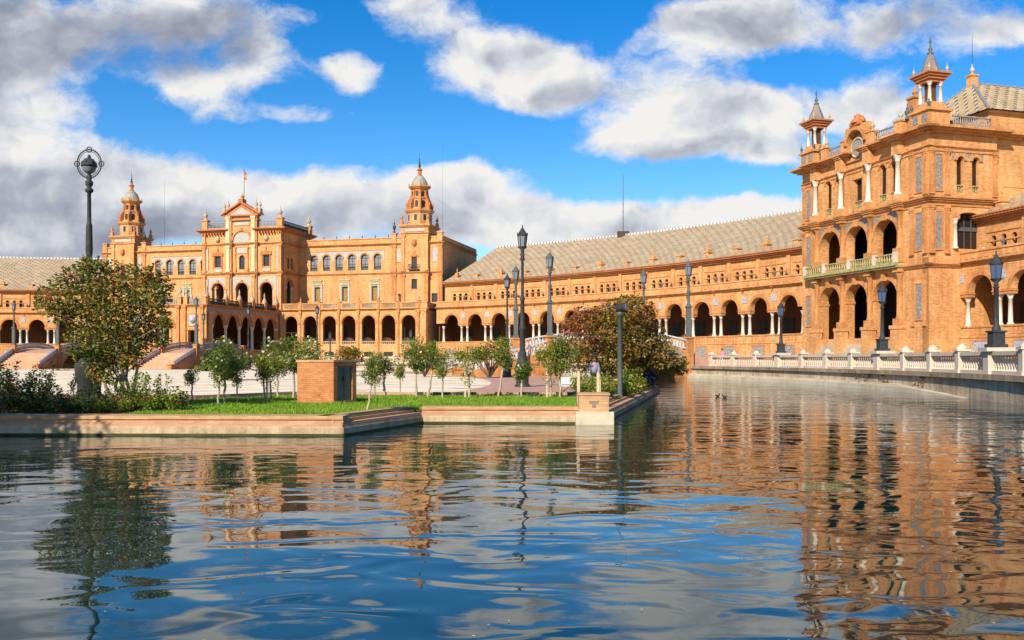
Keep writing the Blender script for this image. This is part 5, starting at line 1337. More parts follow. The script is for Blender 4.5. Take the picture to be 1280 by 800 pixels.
def balustrade_lamp(deg, label):
    p = wall_fr(s_of(deg), -.3, 1.24 + 1.22)
    t = thing('street_lamp', label, 'street lamp', p, 'cast iron lanterns along the canal balustrade')
    o = p
    m = MB(); f = Line(p[:2], (1, 0)); z = p[2]
    m.box(f, -.36, .36, -.36, .36, z, z + .16); m.box(f, -.27, .27, -.27, .27, z + .16, z + .7); m.box(f, -.33, .33, -.33, .33, z + .7, z + .78); m.build('base', M['iron'], t)
    lathe_part('post', (p[0], p[1], z + .83), [(.2, -.06), (.18, .1), (.13, .2), (.125, .5), (.10, 1.9), (.14, 1.92), (.14, 1.98), (.10, 2.0)], 'iron', t)
    lantern(t, (p[0], p[1], z + 2.82), .76, 'lamp_glass_blue')
    return t
balustrade_lamp(LAMP_D[0], 'grey iron lantern on the balustrade before the left edge of the corner pavilion')
balustrade_lamp(LAMP_D[1], 'grey iron lantern on the balustrade before the arches of the corner pavilion')
balustrade_lamp(LAMP_D[2], 'largest grey iron lantern on the balustrade near the right edge')
balustrade_lamp(FAR_LAMP[0], 'small distant iron lantern on the far balustrade before the left palace arches')
balustrade_lamp(FAR_LAMP[1], 'small distant iron lantern on the far balustrade before the right palace arches')

def bridge_lamp(p, z, h, label, s=.98):
    t = thing('street_lamp', label, 'street lamp', (p[0], p[1], z), 'ceramic and iron lamps on the bridge piers')
    m = MB(); f = Line(p, (1, 0))
    m.box(f, -.32, .32, -.32, .32, z, z + .3); m.box(f, -.24, .24, -.24, .24, z + .3, z + h * .38); m.box(f, -.34, .34, -.34, .34, z + h * .38, z + h * .38 + .14); m.build('base', M['iron_pale'], t)
    zz = z + h * .38 + .14; hh = z + h - 2.1 * s - zz
    lathe_part('post', (p[0], p[1], zz), [(.24, 0), (.26, .1), (.16, .25), (.14, hh * .45), (.2, hh * .5), (.2, hh * .55), (.13, hh * .6), (.12, hh * .93), (.22, hh * .95), (.2, hh)], 'iron_pale', t)
    lantern(t, (p[0], p[1], zz + hh), s, 'lamp_glass', 'iron_pale')
    return t
def bridge_corner(br, inner, side):
    tt, fr, L0, L1, hw, zl = br
    return fr(L0 if inner else L1, side * (hw - .1), 0)[:2], zl + 1.5
for br, inner, side, h, lab in (
        (BR1, True, 1, 8.4, 'tall grey bridge lamp with square lantern just right of the tallest slender lamp'),
        (BR1, True, -1, 8.0, 'grey bridge lamp half hidden behind the tallest slender lamp'),
        (BR1, False, 1, 8.1, 'grey bridge lamp on the pier at the right end of the humped footbridge'),
        (BR1, False, -1, 8.1, 'grey bridge lamp rising behind the crown of the bronze tree'),
        (BR2, True, 1, 8.4, 'grey lamp on the pier right of the portico steps'),
        (BR2, True, -1, 8.2, 'grey lamp on the pier left of the portico steps behind the pink flowering tree'),
        (BR3, True, 1, 8.0, 'grey lamp on the pier right of the far left steps'),
        (BR3, True, -1, 8.0, 'grey lamp on the pier left of the far left steps')):
    p, z = bridge_corner(br, inner, side); bridge_lamp(p, z, h, lab)

def tall_lamp(px, d, h, label, s=1.0, lant=True):
    x, z = at(px, d), .28
    t = thing('street_lamp', label, 'street lamp', (x, d, z), 'slender plaza lamp posts')
    k = h / 10.2; w_ = k * .76
    lathe_part('base', (x, d, z), [(.62 * w_, 0), (.62 * w_, .1), (.5 * w_, .16), (.5 * w_, .8 * k), (.62 * w_, 1.0 * k), (.68 * w_, 1.1 * k), (.6 * w_, 1.2 * k), (.42 * w_, 1.55 * k), (.32 * w_, 1.95 * k), (.36 * w_, 2.05 * k), (.24 * w_, 2.15 * k)], 'iron', t, 12)
    lathe_part('post', (x, d, z), [(.22 * w_, 2.1 * k), (.21 * w_, 3.4 * k), (.27 * w_, 3.45 * k), (.27 * w_, 3.6 * k), (.19 * w_, 3.7 * k), (.155 * w_, 5.2 * k), (.21 * w_, 5.25 * k), (.2 * w_, 5.4 * k), (.13 * w_, 5.5 * k), (.10 * w_, 7.6 * k), (.24 * w_, 7.7 * k), (.12 * w_, 7.85 * k), (.2 * w_, 8.0 * k), (.08 * w_, 8.15 * k)], 'iron', t, 10)
    lantern(t, (x, d, z + 8.1 * k), .78 * k, 'lamp_glass', 'iron')
    return t
tall_lamp(653, 54, 10.1, 'tallest slender grey lamp post with flared base on the plaza')
tall_lamp(634, 84, 10.1, 'slender grey lamp post just left of the tallest lamp post')
tall_lamp(396.5, 128, 9.9, 'thin distant lamp post before the palace arcade above the brick cabinet')
tall_lamp(254.5, 124, 8.6, 'thin lamp post right of the portico steps and its pier lamp')
p = UVP(14.3, 115.0); z = 1.3
tall_lamp(310.5, 152, 11.2, 'pale distant lamp post in front of the portico side arches', 1.0)

# great ring lamp
x, d = at(111.5, 29.5), 29.5
t = thing('ring_lamp', 'tall ornate lamp post whose lamp hangs in an iron ring above the pink flowering tree', 'street lamp', (x, d, .43))
lathe_part('base', (x, d, .4), [(.36, 0), (.36, .75), (.40, .8), (.44, 1.25), (.46, 1.32), (.36, 1.42), (.22, 1.6), (.30, 1.68), (.2, 1.8), (.1, 1.95)], 'iron', t, 12)
lathe_part('post', (x, d, .4), [(0.090, 1.9), (0.086, 3.0), (0.107, 3.05), (0.086, 3.15), (0.082, 4.3), (0.123, 4.35), (0.131, 4.5), (0.082, 4.6), (0.115, 4.7), (0.086, 4.8), (0.111, 5.1), (0.094, 5.9), (0.066, 6.0), (0.059, 6.95), (0.123, 7.0), (0.131, 7.08), (0.057, 7.15), (0.115, 7.22), (0.123, 7.33), (0.049, 7.4), (0.066, 7.55), (0.033, 7.62)], 'iron', t, 12)
rc = (x, d, 8.32)
m = MB(); m.ring(rc, (0, 1, 0), .46, .02, 28, 6, .86); m.ring(rc, (0, 1, 0), .40, .011, 28, 5, .86)
for i in range(36):
    a = 2 * math.pi * i / 36; m.sphere((rc[0] + .47 * .86 * math.cos(a), d, rc[2] + .47 * math.sin(a)), .026, 6, 4)
for a in (0, 90, 180, 270):
    c_ = (rc[0] + .46 * .86 * math.cos(R(a)), d, rc[2] + .46 * math.sin(R(a))); m.ring(c_, (0, 1, 0), .085, .018, 14, 5); m.sphere(c_, .03, 6, 4)
m.build('ring', M['iron'], t)
m = MB(); m.lathe((x, d, 8.16), [(.03, .45), (.05, .40), (.06, .34), (.14, .31), (.2, .22), (.25, .12), (.25, .06), (.2, .05)][::-1], 12)
for i in range(8):
    a = 2 * math.pi * i / 8; m.lathe((x + .22 * math.cos(a), d + .22 * math.sin(a), 8.28), [(.03, 0), (.035, .05), (.006, .11)], 5)
m.build('lamp_hood', M['iron'], t)
m = MB(); m.lathe((x, d, 7.98), [(.02, 0), (.12, .03), (.19, .1), (.22, .22)], 12); m.build('lamp_bowl', M['lamp_glass'], t)

# floodlight pole
x, d = at(775, 36.5), 36.5
t = thing('floodlight_pole', 'plain grey pole with a drum floodlight in front of the bronze tree', 'floodlight', (x, d, .43))
lathe_part('pole', (x, d, .4), [(.14, 0), (.12, .04), (.105, .1), (.10, 3.28), (.14, 3.3), (.14, 3.42), (.09, 3.45)], 'iron_pale', t, 12)
m = MB(); a_, b_ = Vector((x - .16, d + .02, 3.98)), Vector((x + .24, d - .16, 4.02))
m.tube([a_, a_.lerp(b_, .05), a_.lerp(b_, .75), a_.lerp(b_, .78), b_], [.13, .16, .17, .2, .2], 12); m.tube([(x, d, 3.8), (x, d, 3.95)], .06, 6); m.build('drum', M['iron'], t)
m = MB(); m.tube([b_, b_ + (b_ - a_) * .04], .175, 12); m.build('lens', M['lamp_glass'], t)

# ------------------------------------------------------------------ brick cabinet on the lawn
c0 = Vector((at(417, 29.6), 29.6)); dR = Vector((.5, .866)); dF = Vector((-.866, .5))
ff_, fs_ = Line(c0 + dF * 1.6, -dF), Line(c0, dR)
t = thing('brick_cabinet', 'square orange brick cabinet with grey metal door standing on the lawn', 'cabinet', (c0.x, c0.y, .43))
m = MB(); m.arcade(fs_, 0, 1.15, .40, 1.83, 0, .2, [(.60, .44, .56, 1.70, 0)]); m.box(ff_, 0, 1.598, -.2, -.001, .40, 1.83); m.box(ff_, 0, 1.6, -1.15, -.95, .4, 1.83); m.box(ff_, 0, .2, -.95, -.2, .4, 1.83); m.build('brick_body', M['brick_box'], t)
m = MB(); m.box(ff_, -.03, 1.63, -1.18, .03, 1.83, 1.90); m.build('top_slab', M['brick_quay'], t)
m = MB(); m.box(fs_, .17, 1.03, -.12, -.07, .57, 1.69)
for a, b, z0, z1 in ((.17, .22, .57, 1.69), (.98, 1.03, .57, 1.69), (.22, .98, .57, .62), (.22, .98, 1.64, 1.69), (.585, .615, .62, 1.64)): m.box(fs_, a, b, -.07, -.045, z0, z1)
dr = m.build('door', M['door_metal'], t)
m = MB(); m.box(fs_, .53, .57, -.07, -.02, 1.2, 1.36); m.build('handle', M['iron_dark'], dr)
m = MB(); m.box(ff_, .95, .99, -.0, .012, .72, .75); m.build('vent_hole', M['void'], t)

# ------------------------------------------------------------------ trees, shrubs, roses
def leaves(m, c, r, n, size, rnd, flat=.8, droop=0.0, shell=.55):
    """n leaf faces in an ellipsoid clump"""
    for _ in range(n):
        while True:
            v = Vector((rnd.uniform(-1, 1), rnd.uniform(-1, 1), rnd.uniform(-1, 1)))
            l = v.length
            if 0.05 < l < 1 and rnd.random() < shell + (1 - shell) * l: break
        p = Vector((c[0] + v.x * r[0], c[1] + v.y * r[1], c[2] + v.z * r[2]))
        d = Vector((v.x + rnd.gauss(0, .6), v.y + rnd.gauss(0, .6), v.z * .5 + rnd.gauss(0, .45) - droop)).normalized()
        s_ = d.cross(Vector((rnd.gauss(0, .5), rnd.gauss(0, .5), 1))).normalized()
        L, W = size * rnd.uniform(.65, 1.3), size * rnd.uniform(.26, .46)
        up = d.cross(s_) * (W * .3)
        m.add([p, p + d * L * .45 + s_ * W + up, p + d * L, p + d * L * .45 - s_ * W + up])
def flowers(m, pts, size, rnd):
    for p in pts:
        for _ in range(6):
            d = Vector((rnd.gauss(0, 1), rnd.gauss(0, 1), rnd.gauss(.4, .8))).normalized(); s_ = d.orthogonal().normalized(); u = d.cross(s_)
            q = Vector(p) + d * size * .25; k = size * rnd.uniform(.35, .6)
            m.add([q - s_ * k, q - u * k, q + s_ * k, q + u * k])

def limb(m, a, b, r0, r1, rnd, wob=.12, n=4):
    a, b = Vector(a), Vector(b); L = (b - a).length; pts = []
    for i in range(n + 1):
        f = i / n; o = Vector((rnd.gauss(0, 1), rnd.gauss(0, 1), rnd.gauss(0, .4))) * wob * L * .3 * math.sin(math.pi * f)
        pts.append(a.lerp(b, f) + o)
    m.tube(pts, [r0 + (r1 - r0) * i / n for i in range(n + 1)], 6)

def px_pt(px, y, d):                                # a point of the photo at distance d
    return (at(px, d), d, EYE + (HORIZON - y) * d / FPX)

# pink flowering tree on the left
rnd = random.Random(11)
D = 27.0
t = thing('crape_myrtle_tree', 'many stemmed green and bronze tree with pink blossom beside the ring lamp', 'tree', (at(160, D), D, .43))
cl = [(70, 372, .55), (88, 355, .6), (60, 384, .35), (100, 348, .6), (118, 340, .55), (112, 330, .3), (135, 345, .7), (152, 348, .6), (172, 350, .6), (190, 345, .45), (200, 358, .42), (188, 368, .55),
      (110, 372, .75), (135, 375, .8), (160, 378, .75), (182, 385, .6), (196, 392, .4), (90, 385, .5), (75, 395, .33), (100, 398, .55), (125, 402, .8), (150, 405, .7), (172, 408, .6), (190, 412, .5), (200, 424, .3),
      (92, 418, .33), (112, 425, .6), (135, 430, .7), (158, 432, .55), (180, 428, .45), (118, 448, .5), (140, 455, .5), (122, 466, .36), (160, 452, .3), (98, 440, .3), (135, 470, .3), (145, 440, .5), (166, 442, .42), (130, 446, .45), (146, 420, .6), (206, 404, .22), (52, 374, .22), (205, 372, .22)]
m = MB(); fm = MB(); pts = []
for (px, y, r_) in cl:
    dd = D + rnd.uniform(-1.3, 1.3); c = px_pt(px, y, dd); pts.append((c, r_))
    leaves(m, c, (r_ * .94, r_ * 1.2, r_ * .76), int(660 * r_ ** 1.7) + 54, .118, rnd, droop=.1)
for (px, y) in ((88, 345), (95, 343), (100, 347), (178, 345), (186, 346), (150, 340), (128, 338), (62, 372), (198, 352), (120, 352), (80, 352)):
    flowers(fm, [px_pt(px + rnd.uniform(-3, 3), y + rnd.uniform(-3, 3), D + rnd.uniform(-.8, .4)) for _ in range(3)], .13, rnd)
tm = MB()
base = [px_pt(152, 500, D), px_pt(158, 500, D), px_pt(163, 500, D - .1), px_pt(166, 499, D + .2), px_pt(148, 498, D + .3), px_pt(156, 502, D - .3)]
fork = [px_pt(140, 452, D - .4), px_pt(150, 440, D), px_pt(158, 430, D - .3), px_pt(168, 436, D + .4), px_pt(122, 455, D + .3), px_pt(146, 430, D - .6)]
for b, f in zip(base, fork): limb(tm, (b[0], b[1], .4), f, .062, .04, rnd, .1, 6)
for (c, r_) in pts:
    f = min(fork, key=lambda q: (Vector(q) - Vector(c)).length + (0 if q[2] < c[2] else .6)); limb(tm, f, c, .018, .005, rnd, .2, 4)
tm.build('trunk', M['bark'], t); m.build('crown', M['leaf_myrtle'], t); fm.build('blossom', M['flower_pink'], t)

# bronze tree on the quay
rnd = random.Random(5)
D = 47.0
t = thing('crape_myrtle_tree', 'broad bronze and green autumn tree leaning over the stepped quay', 'tree', (at(772, D), D, .43))
cl = [(790, 382, .8), (775, 388, .9), (800, 390, .8), (757, 392, .7), (740, 398, .7), (725, 402, .6), (765, 405, 1.1), (790, 408, 1.1), (806, 398, .5), (814, 412, .65), (712, 408, .5), (735, 415, .9), (712, 425, .6), (758, 425, 1.1),
      (785, 428, 1.1), (806, 428, .9), (826, 427, .5), (834, 443, .45), (825, 445, .9), (800, 448, 1.0), (770, 446, 1.0), (742, 440, .9), (718, 440, .7), (702, 428, .4), (850, 452, .4), (842, 455, .5), (822, 462, .6), (800, 466, .7),
      (778, 464, .8), (755, 460, .6), (812, 474, .4), (852, 462, .3), (740, 392, .5), (778, 376, .4), (725, 390, .35), (700, 440, .4), (730, 455, .6)]
m = MB(); rm = MB(); fm = MB(); tm = MB(); pts = []
for (px, y, r_) in cl:
    dd = D + rnd.uniform(-2.6, 2.6)
    if px > 785 and y > 450: dd = D + rnd.uniform(3.2, 5.2)
    c = px_pt(px, y, dd); pts.append((c, r_))
    leaves(rm if (px < 748 and y < 432) or rnd.random() < .12 else m, c, (r_ * 1.1, r_ * 1.4, r_ * .8), int(620 * r_ ** 1.7) + 46, .172, rnd, droop=.35)
for (px, y) in ((720, 398), (715, 405), (728, 395), (742, 388), (760, 383), (710, 412), (735, 400), (725, 410), (750, 378)):
    flowers(fm, [px_pt(px + rnd.uniform(-5, 5), y + rnd.uniform(-4, 4), D + rnd.uniform(-2, .5)) for _ in range(3)], .16, rnd)
forks = [px_pt(q, 448, D + rnd.uniform(-1, 1)) for q in (745, 760, 772, 785, 800)]
for i, f in enumerate(forks): limb(tm, (at(765 + i * 4, D), D + rnd.uniform(-.3, .3), .4), f, .10, .06, rnd, .1, 5)
for (c, r_) in pts:
    f = min(forks, key=lambda q: (Vector(q) - Vector(c)).length); limb(tm, f, c, .045, .01, rnd, .2, 4)
tm.build('trunk', M['bark_dark'], t); m.build('crown', M['leaf_autumn'], t); rm.build('red_foliage', M['leaf_red'], t, 'red tinted foliage'); fm.build('blossom', M['flower_pink'], t)

# trees standing out of the frame that throw the shade at both edges
def shade_tree(x, y, h, r_, label, seed, zb):
    rnd = random.Random(seed); t = thing('plane_tree', label, 'tree', (x, y, zb))
    m, tm = MB(), MB(); top = (x, y, h * .5)
    limb(tm, (x, y, zb - .1), top, .03 * h, .018 * h, rnd, .04, 5)
    for _ in range(34):
        a, f = rnd.uniform(0, 6.28), rnd.random()
        q = r_ * math.sqrt(rnd.random()) * (1 - .35 * abs(f - .4)); c = (x + q * math.cos(a), y + q * math.sin(a), h * .42 + f * h * .5)
        leaves(m, c, (r_ * .34,) * 3, 130, h * .035, rnd); limb(tm, top, c, .008 * h, .002 * h, rnd, .1, 3)
    tm.build('trunk', M['bark_dark'], t); m.build('crown', M['leaf_dark'], t)
shade_tree(-18.0, 13.6, 8.0, 3.0, 'large dark tree outside the left edge that shades the quay shrubs', 21, .42)

# rose standards: a few kinds, copied along the lawn
def rose_kind(seed, h, cw, ch, n, flower, nf, stake, lean=0.0, bare=False):
    rnd = random.Random(seed); t = thing('rose_standard', None, 'rose tree', (0, 0, 0))
    m, tm, fm = MB(), MB(), MB()
    zc = h - ch; k = int(9 + cw * 8); top = (lean, 0, zc - ch * .8)
    limb(tm, (0, 0, -.05), top, .042, .032, rnd, .06, 5)
    for _ in range(k):
        a = rnd.uniform(0, 6.28); f = rnd.uniform(-.85, .85); q = cw * math.sqrt(max(0, 1 - f * f)) * rnd.uniform(.2, .95) * (.72 if f < -.3 else 1)
        c = (lean + q * math.cos(a), q * math.sin(a), zc + f * ch); rr = rnd.uniform(.12, .22) * (cw + ch) / .8
        leaves(m, c, (rr, rr, rr * .9), int(n * 2.8), .070, rnd); limb(tm, top, c, .012, .004, rnd, .15, 3)
        if rnd.random() < nf: flowers(fm, [(c[0] + rnd.gauss(0, rr * .6), c[1] - abs(rnd.gauss(0, rr * .6)), c[2] + rr * rnd.uniform(.2, .9)) for _ in range(rnd.choice((1, 2, 3)))], .085, rnd)
    tm.build('trunk', M['bark_rose'], t); m.build('crown', M['leaf_rose'], t)
    if fm.f: fm.build('blossom', M[flower], t)
    if stake:
        s_ = MB(); s_.box(Line((lean - .12, -.06), (1, 0)), -.028, .028, -.028, .028, -.1, h * stake); s_.build('stake', M['stake'], t)
    return t
KINDS = {
    'white': rose_kind(1, 1.8, .44, .52, 44, 'flower_white', .95, 0, .05),
    'green': rose_kind(2, 1.85, .42, .60, 44, 'flower_white', .35, 0, -.03),
    'stake': rose_kind(3, 1.8, .5, .6, 44, 'flower_yellow', .45, .78),
    'small': rose_kind(4, 1.15, .32, .32, 30, 'flower_white', .3, 0),
    'lean': rose_kind(5, 2.1, .40, .60, 46, 'flower_yellow', .15, 0, .16),
    'big': rose_kind(6, 2.0, .66, .6, 56, 'flower_white', .8, 0),
    'pale': rose_kind(8, 1.2, .3, .3, 26, 'flower_pink', .35, 0)}
used = set()
ROSES = [  # px of the stem, y of its foot, kind, scale, label
    (240, 503, 'pale', 1.0, 'small pale rose tree with thin crown alone left of the lawn roses'),
    (273, 508, 'white', 1.0, 'left stem of the two white rose trees growing close together left of the cabinet'),
    (281, 505, 'big', 1.15, 'large bushy rose tree with dark green crown above the close pair left of the cabinet'),
    (297, 505, 'white', .85, 'short bent rose tree with cream blooms right of the large bushy rose'),
    (331, 503, 'white', 1.0, 'cream rose tree left of the group just before the brick cabinet'),
    (338, 503, 'stake', .95, 'staked cream rose tree in the middle of the group before the cabinet'),
    (347, 499, 'big', 1.05, 'large rose tree covered in white blooms above the cream group'),
    (367, 499, 'green', 1.2, 'tall rose tree touching the left side of the brick cabinet'),
    (388, 494, 'big', 1.0, 'white flowering rose tree rising behind the top of the cabinet'),
    (459, 515, 'lean', .92, 'leaning rose tree at the lawn edge right of the brick cabinet'),
    (468, 495, 'green', .85, 'slim rose tree half hidden behind the leaning one'),
    (480, 494, 'small', 1.35, 'small spreading rose tree right of the leaning one'),
    (500, 490, 'small', .9, 'smallest thin rose tree alone on the plaza side'),
    (521, 497, 'green', 1.15, 'left of the two tall joined rose trees in the middle of the lawn'),
    (535, 497, 'lean', .98, 'right of the two tall joined rose trees in the middle of the lawn'),
    (553, 498, 'green', .95, 'rose tree with loose upright crown right of the joined pair'),
    (586, 498, 'stake', 1.08, 'rose tree on a pale stake in the middle right of the lawn'),
    (623, 497, 'lean', 1.05, 'tall oval rose tree left of the tallest lamp post'),
    (652, 498, 'small', 1.2, 'small rose tree in front of the base of the tallest lamp post'),
    (688, 498, 'stake', 1.1, 'rose tree on a pale stake left of the brick pier'),
    (700, 498, 'big', 1.1, 'broad rose tree on the lawn nearest the bronze tree')]
for (px, y, kind, sc, lab) in ROSES:
    src = KINDS[kind]
    o = src if kind not in used else copy_tree(src)
    used.add(kind)
    d = (EYE - .43) * FPX / (y - HORIZON); o.location = (at(px, d), d, .43); k = sc * d / 33.0
    o.scale = (k, k, k); o.rotation_euler = (0, 0, (px * 1.7) % 6.28 if kind not in ('lean', 'stake') else 0)
    tag(o, lab, 'rose tree', 'standard roses on the lawn')
for (px, y0, y1, lab) in ((723, 514, 464, 'pale bare timber stake beside the brick pier'), (747.5, 508, 465, 'pale bare timber stake standing right behind the brick pier'), (750, 508, 474, 'thin short stake just right of the pier stake')):
    d = 29.6 if px > 740 else 28.2; z1 = EYE + (HORIZON - y1) * d / FPX; w_ = .045 if px != 750 else .022
    m = MB(); f = Line((at(px, d), d), (1, 0)); m.box(f, -w_, w_, -w_, w_, .35, z1 - .05); m.box(f, -w_ * .8, w_ * .8, -w_ * .8, w_ * .8, z1 - .05, z1); tag(m.build('wooden_stake', M['stake']), lab, 'stake')

# shrubs
def shrub_kind(seed, w_, h, n, leaf, mat, flower=None, nf=0.0, stalks=6):
    rnd = random.Random(seed); t = thing('shrub', None, 'shrub', (0, 0, 0)); m, tm, fm = MB(), MB(), MB()
    for i in range(int(22 + w_ * 8)):
        a, q = rnd.uniform(0, 6.28), w_ * math.sqrt(rnd.random()); f = 1 - .55 * (q / w_) ** 2
        c = (q * math.cos(a), q * .7 * math.sin(a), rnd.uniform(.12, .8) * h * f); rr = rnd.uniform(.13, .26)
        leaves(m, c, (rr, rr, rr * .85), n, leaf, rnd); limb(tm, (q * .3 * math.cos(a), q * .2 * math.sin(a), 0), c, .014, .005, rnd, .1, 3)
        if rnd.random() < nf: flowers(fm, [(c[0] + rnd.gauss(0, rr * .5), c[1] - abs(rnd.gauss(0, rr * .6)), c[2] + rr * .8) for _ in range(2)], .075, rnd)
    for i in range(stalks):
        a, q = rnd.uniform(0, 6.28), w_ * .8 * rnd.random(); tip = (q * math.cos(a) * 1.1, q * .6 * math.sin(a), h * rnd.uniform(.85, 1.15)); limb(tm, (q * .6 * math.cos(a), q * .4 * math.sin(a), 0), tip, .012, .004, rnd, .1, 3)
        for k in range(3): leaves(m, (tip[0], tip[1], tip[2] - .1 * k), (.07, .07, .08), 9, leaf, rnd)
    tm.build('stems', M['bark_dark'], t); m.build('foliage', M[mat], t)
    if fm.f: fm.build('blossom', M[flower], t)
    return t
SK = {'dark': shrub_kind(31, 1.1, 1.0, 60, .10, 'leaf_dark'), 'spire': shrub_kind(32, .9, 1.25, 44, .09, 'leaf_dark', None, 0, 12), 'red': shrub_kind(33, .95, 1.05, 62, .10, 'leaf_rose', 'flower_red', .4), 'yellow': shrub_kind(34, 1.0, 1.0, 60, .10, 'leaf_rose', 'flower_yellow', .7)}
used = set()
for (px, d, kind, sc, lab) in (
        (2, 25.0, 'spire', 1.0, 'dark upright shrub at the left edge of the quay'), (-14, 27.0, 'dark', 1.1, 'dark shrub at the very left edge behind the upright one'), (34, 25.6, 'dark', .85, 'dark low shrub second from the left edge'), (42, 27.2, 'spire', .95, 'dark shrub with pointed shoots left of the ring lamp'),
        (66, 25.0, 'dark', .8, 'dark low shrub in front of the ring lamp shoots'), (92, 26.0, 'dark', .85, 'dark shrub at the foot of the ring lamp'), (120, 25.2, 'dark', .72, 'low shrub at the foot of the pink flowering tree'),
        (146, 25.4, 'red', .72, 'low green shrub before the stems of the pink flowering tree'), (174, 25.6, 'red', .85, 'green rose shrub with red buds right of the pink flowering tree'), (199, 25.9, 'red', .92, 'widest green rose shrub with red buds where the lawn begins'),
        (728, 40, 'yellow', .9, 'rose shrub left of the floodlight pole behind the brick pier'), (752, 34, 'yellow', .8, 'yellow flowering rose shrub just behind the brick pier'), (764, 37.5, 'yellow', .95, 'yellow flowering rose shrub at the foot of the floodlight pole'), (783, 41.5, 'yellow', 1.0, 'rose shrub right of the floodlight pole on the quay'), (788, 45.5, 'red', .9, 'dark rose shrub at the end of the stepped quay')):
    src = SK[kind]; o = src if kind not in used else copy_tree(src); used.add(kind)
    o.location = (at(px, d), d, .42); o.scale = (sc, sc, sc); o.rotation_euler = (0, 0, (px * .9) % 6.28); tag(o, lab, 'shrub', 'shrubs on the quay')
# bronze bushes and low planting at the far side of the plaza
def bush(px, y0, y1, wpx, d, mat, label, seed, cat='bush'):
    rnd = random.Random(seed); x = at(px, d); z1 = EYE + (HORIZON - y0) * d / FPX; z0 = EYE + (HORIZON - y1) * d / FPX; r_ = wpx * d / FPX / 2
    t = thing('bush', label, cat, (x, d, .29)); m, tm = MB(), MB()
    for i in range(int(12 + wpx / 3)):
        a, q = rnd.uniform(0, 6.28), r_ * math.sqrt(rnd.random()); c = (x + q * math.cos(a) * .9, d + q * math.sin(a), z0 + (z1 - z0) * rnd.uniform(.2, .85) * (1 - .4 * (q / r_) ** 2)); rr = (z1 - z0) * .26
        leaves(m, c, (rr, rr, rr * .8), 55, .24, rnd, droop=.2); limb(tm, (x, d, .25), c, .06, .015, rnd, .1, 3)
    tm.build('stems', M['bark_dark'], t); m.build('foliage', M[mat], t)
bush(612, 424, 452, 52, 80, 'leaf_autumn', 'bronze bush left of the tallest lamp post on the plaza edge', 41)
bush(435, 431, 452, 40, 88, 'leaf_autumn', 'reddish bush showing above the brick cabinet', 42)
bush(531, 426, 450, 36, 84, 'leaf_autumn', 'bronze bush behind the two joined rose trees', 43)
bush(283, 431, 462, 52, 70, 'leaf_rose', 'dark green bush before the portico arches behind the large rose tree', 44)
bush(88, 460, 467, 50, 133, 'leaf_rose', 'low hedge strip beside the far left footbridge', 45)
bush(258, 455, 463, 30, 125, 'leaf_rose', 'low hedge strip right of the portico steps', 46)
# dry weeds hanging on the canal wall
for px, lab in ((1086, 'leftmost tuft of dry weeds hanging on the canal wall'), (1108, 'dry weeds hanging on the canal wall right of the middle lantern'), (1154, 'dry weeds hanging on the shaded canal wall')):
    rnd = random.Random(px); q = wall_fr(s_of(deg_at(px)), .2, 1.0); m = MB()
    for k in range(4): leaves(m, (q[0] + rnd.gauss(0, .12), q[1] + rnd.gauss(0, .25), .95 - .12 * k), (.14, .22, .12), 12, .15, rnd, droop=1.2)
    tag(m.build('wall_weeds', M['leaf_dry']), lab, 'plant')

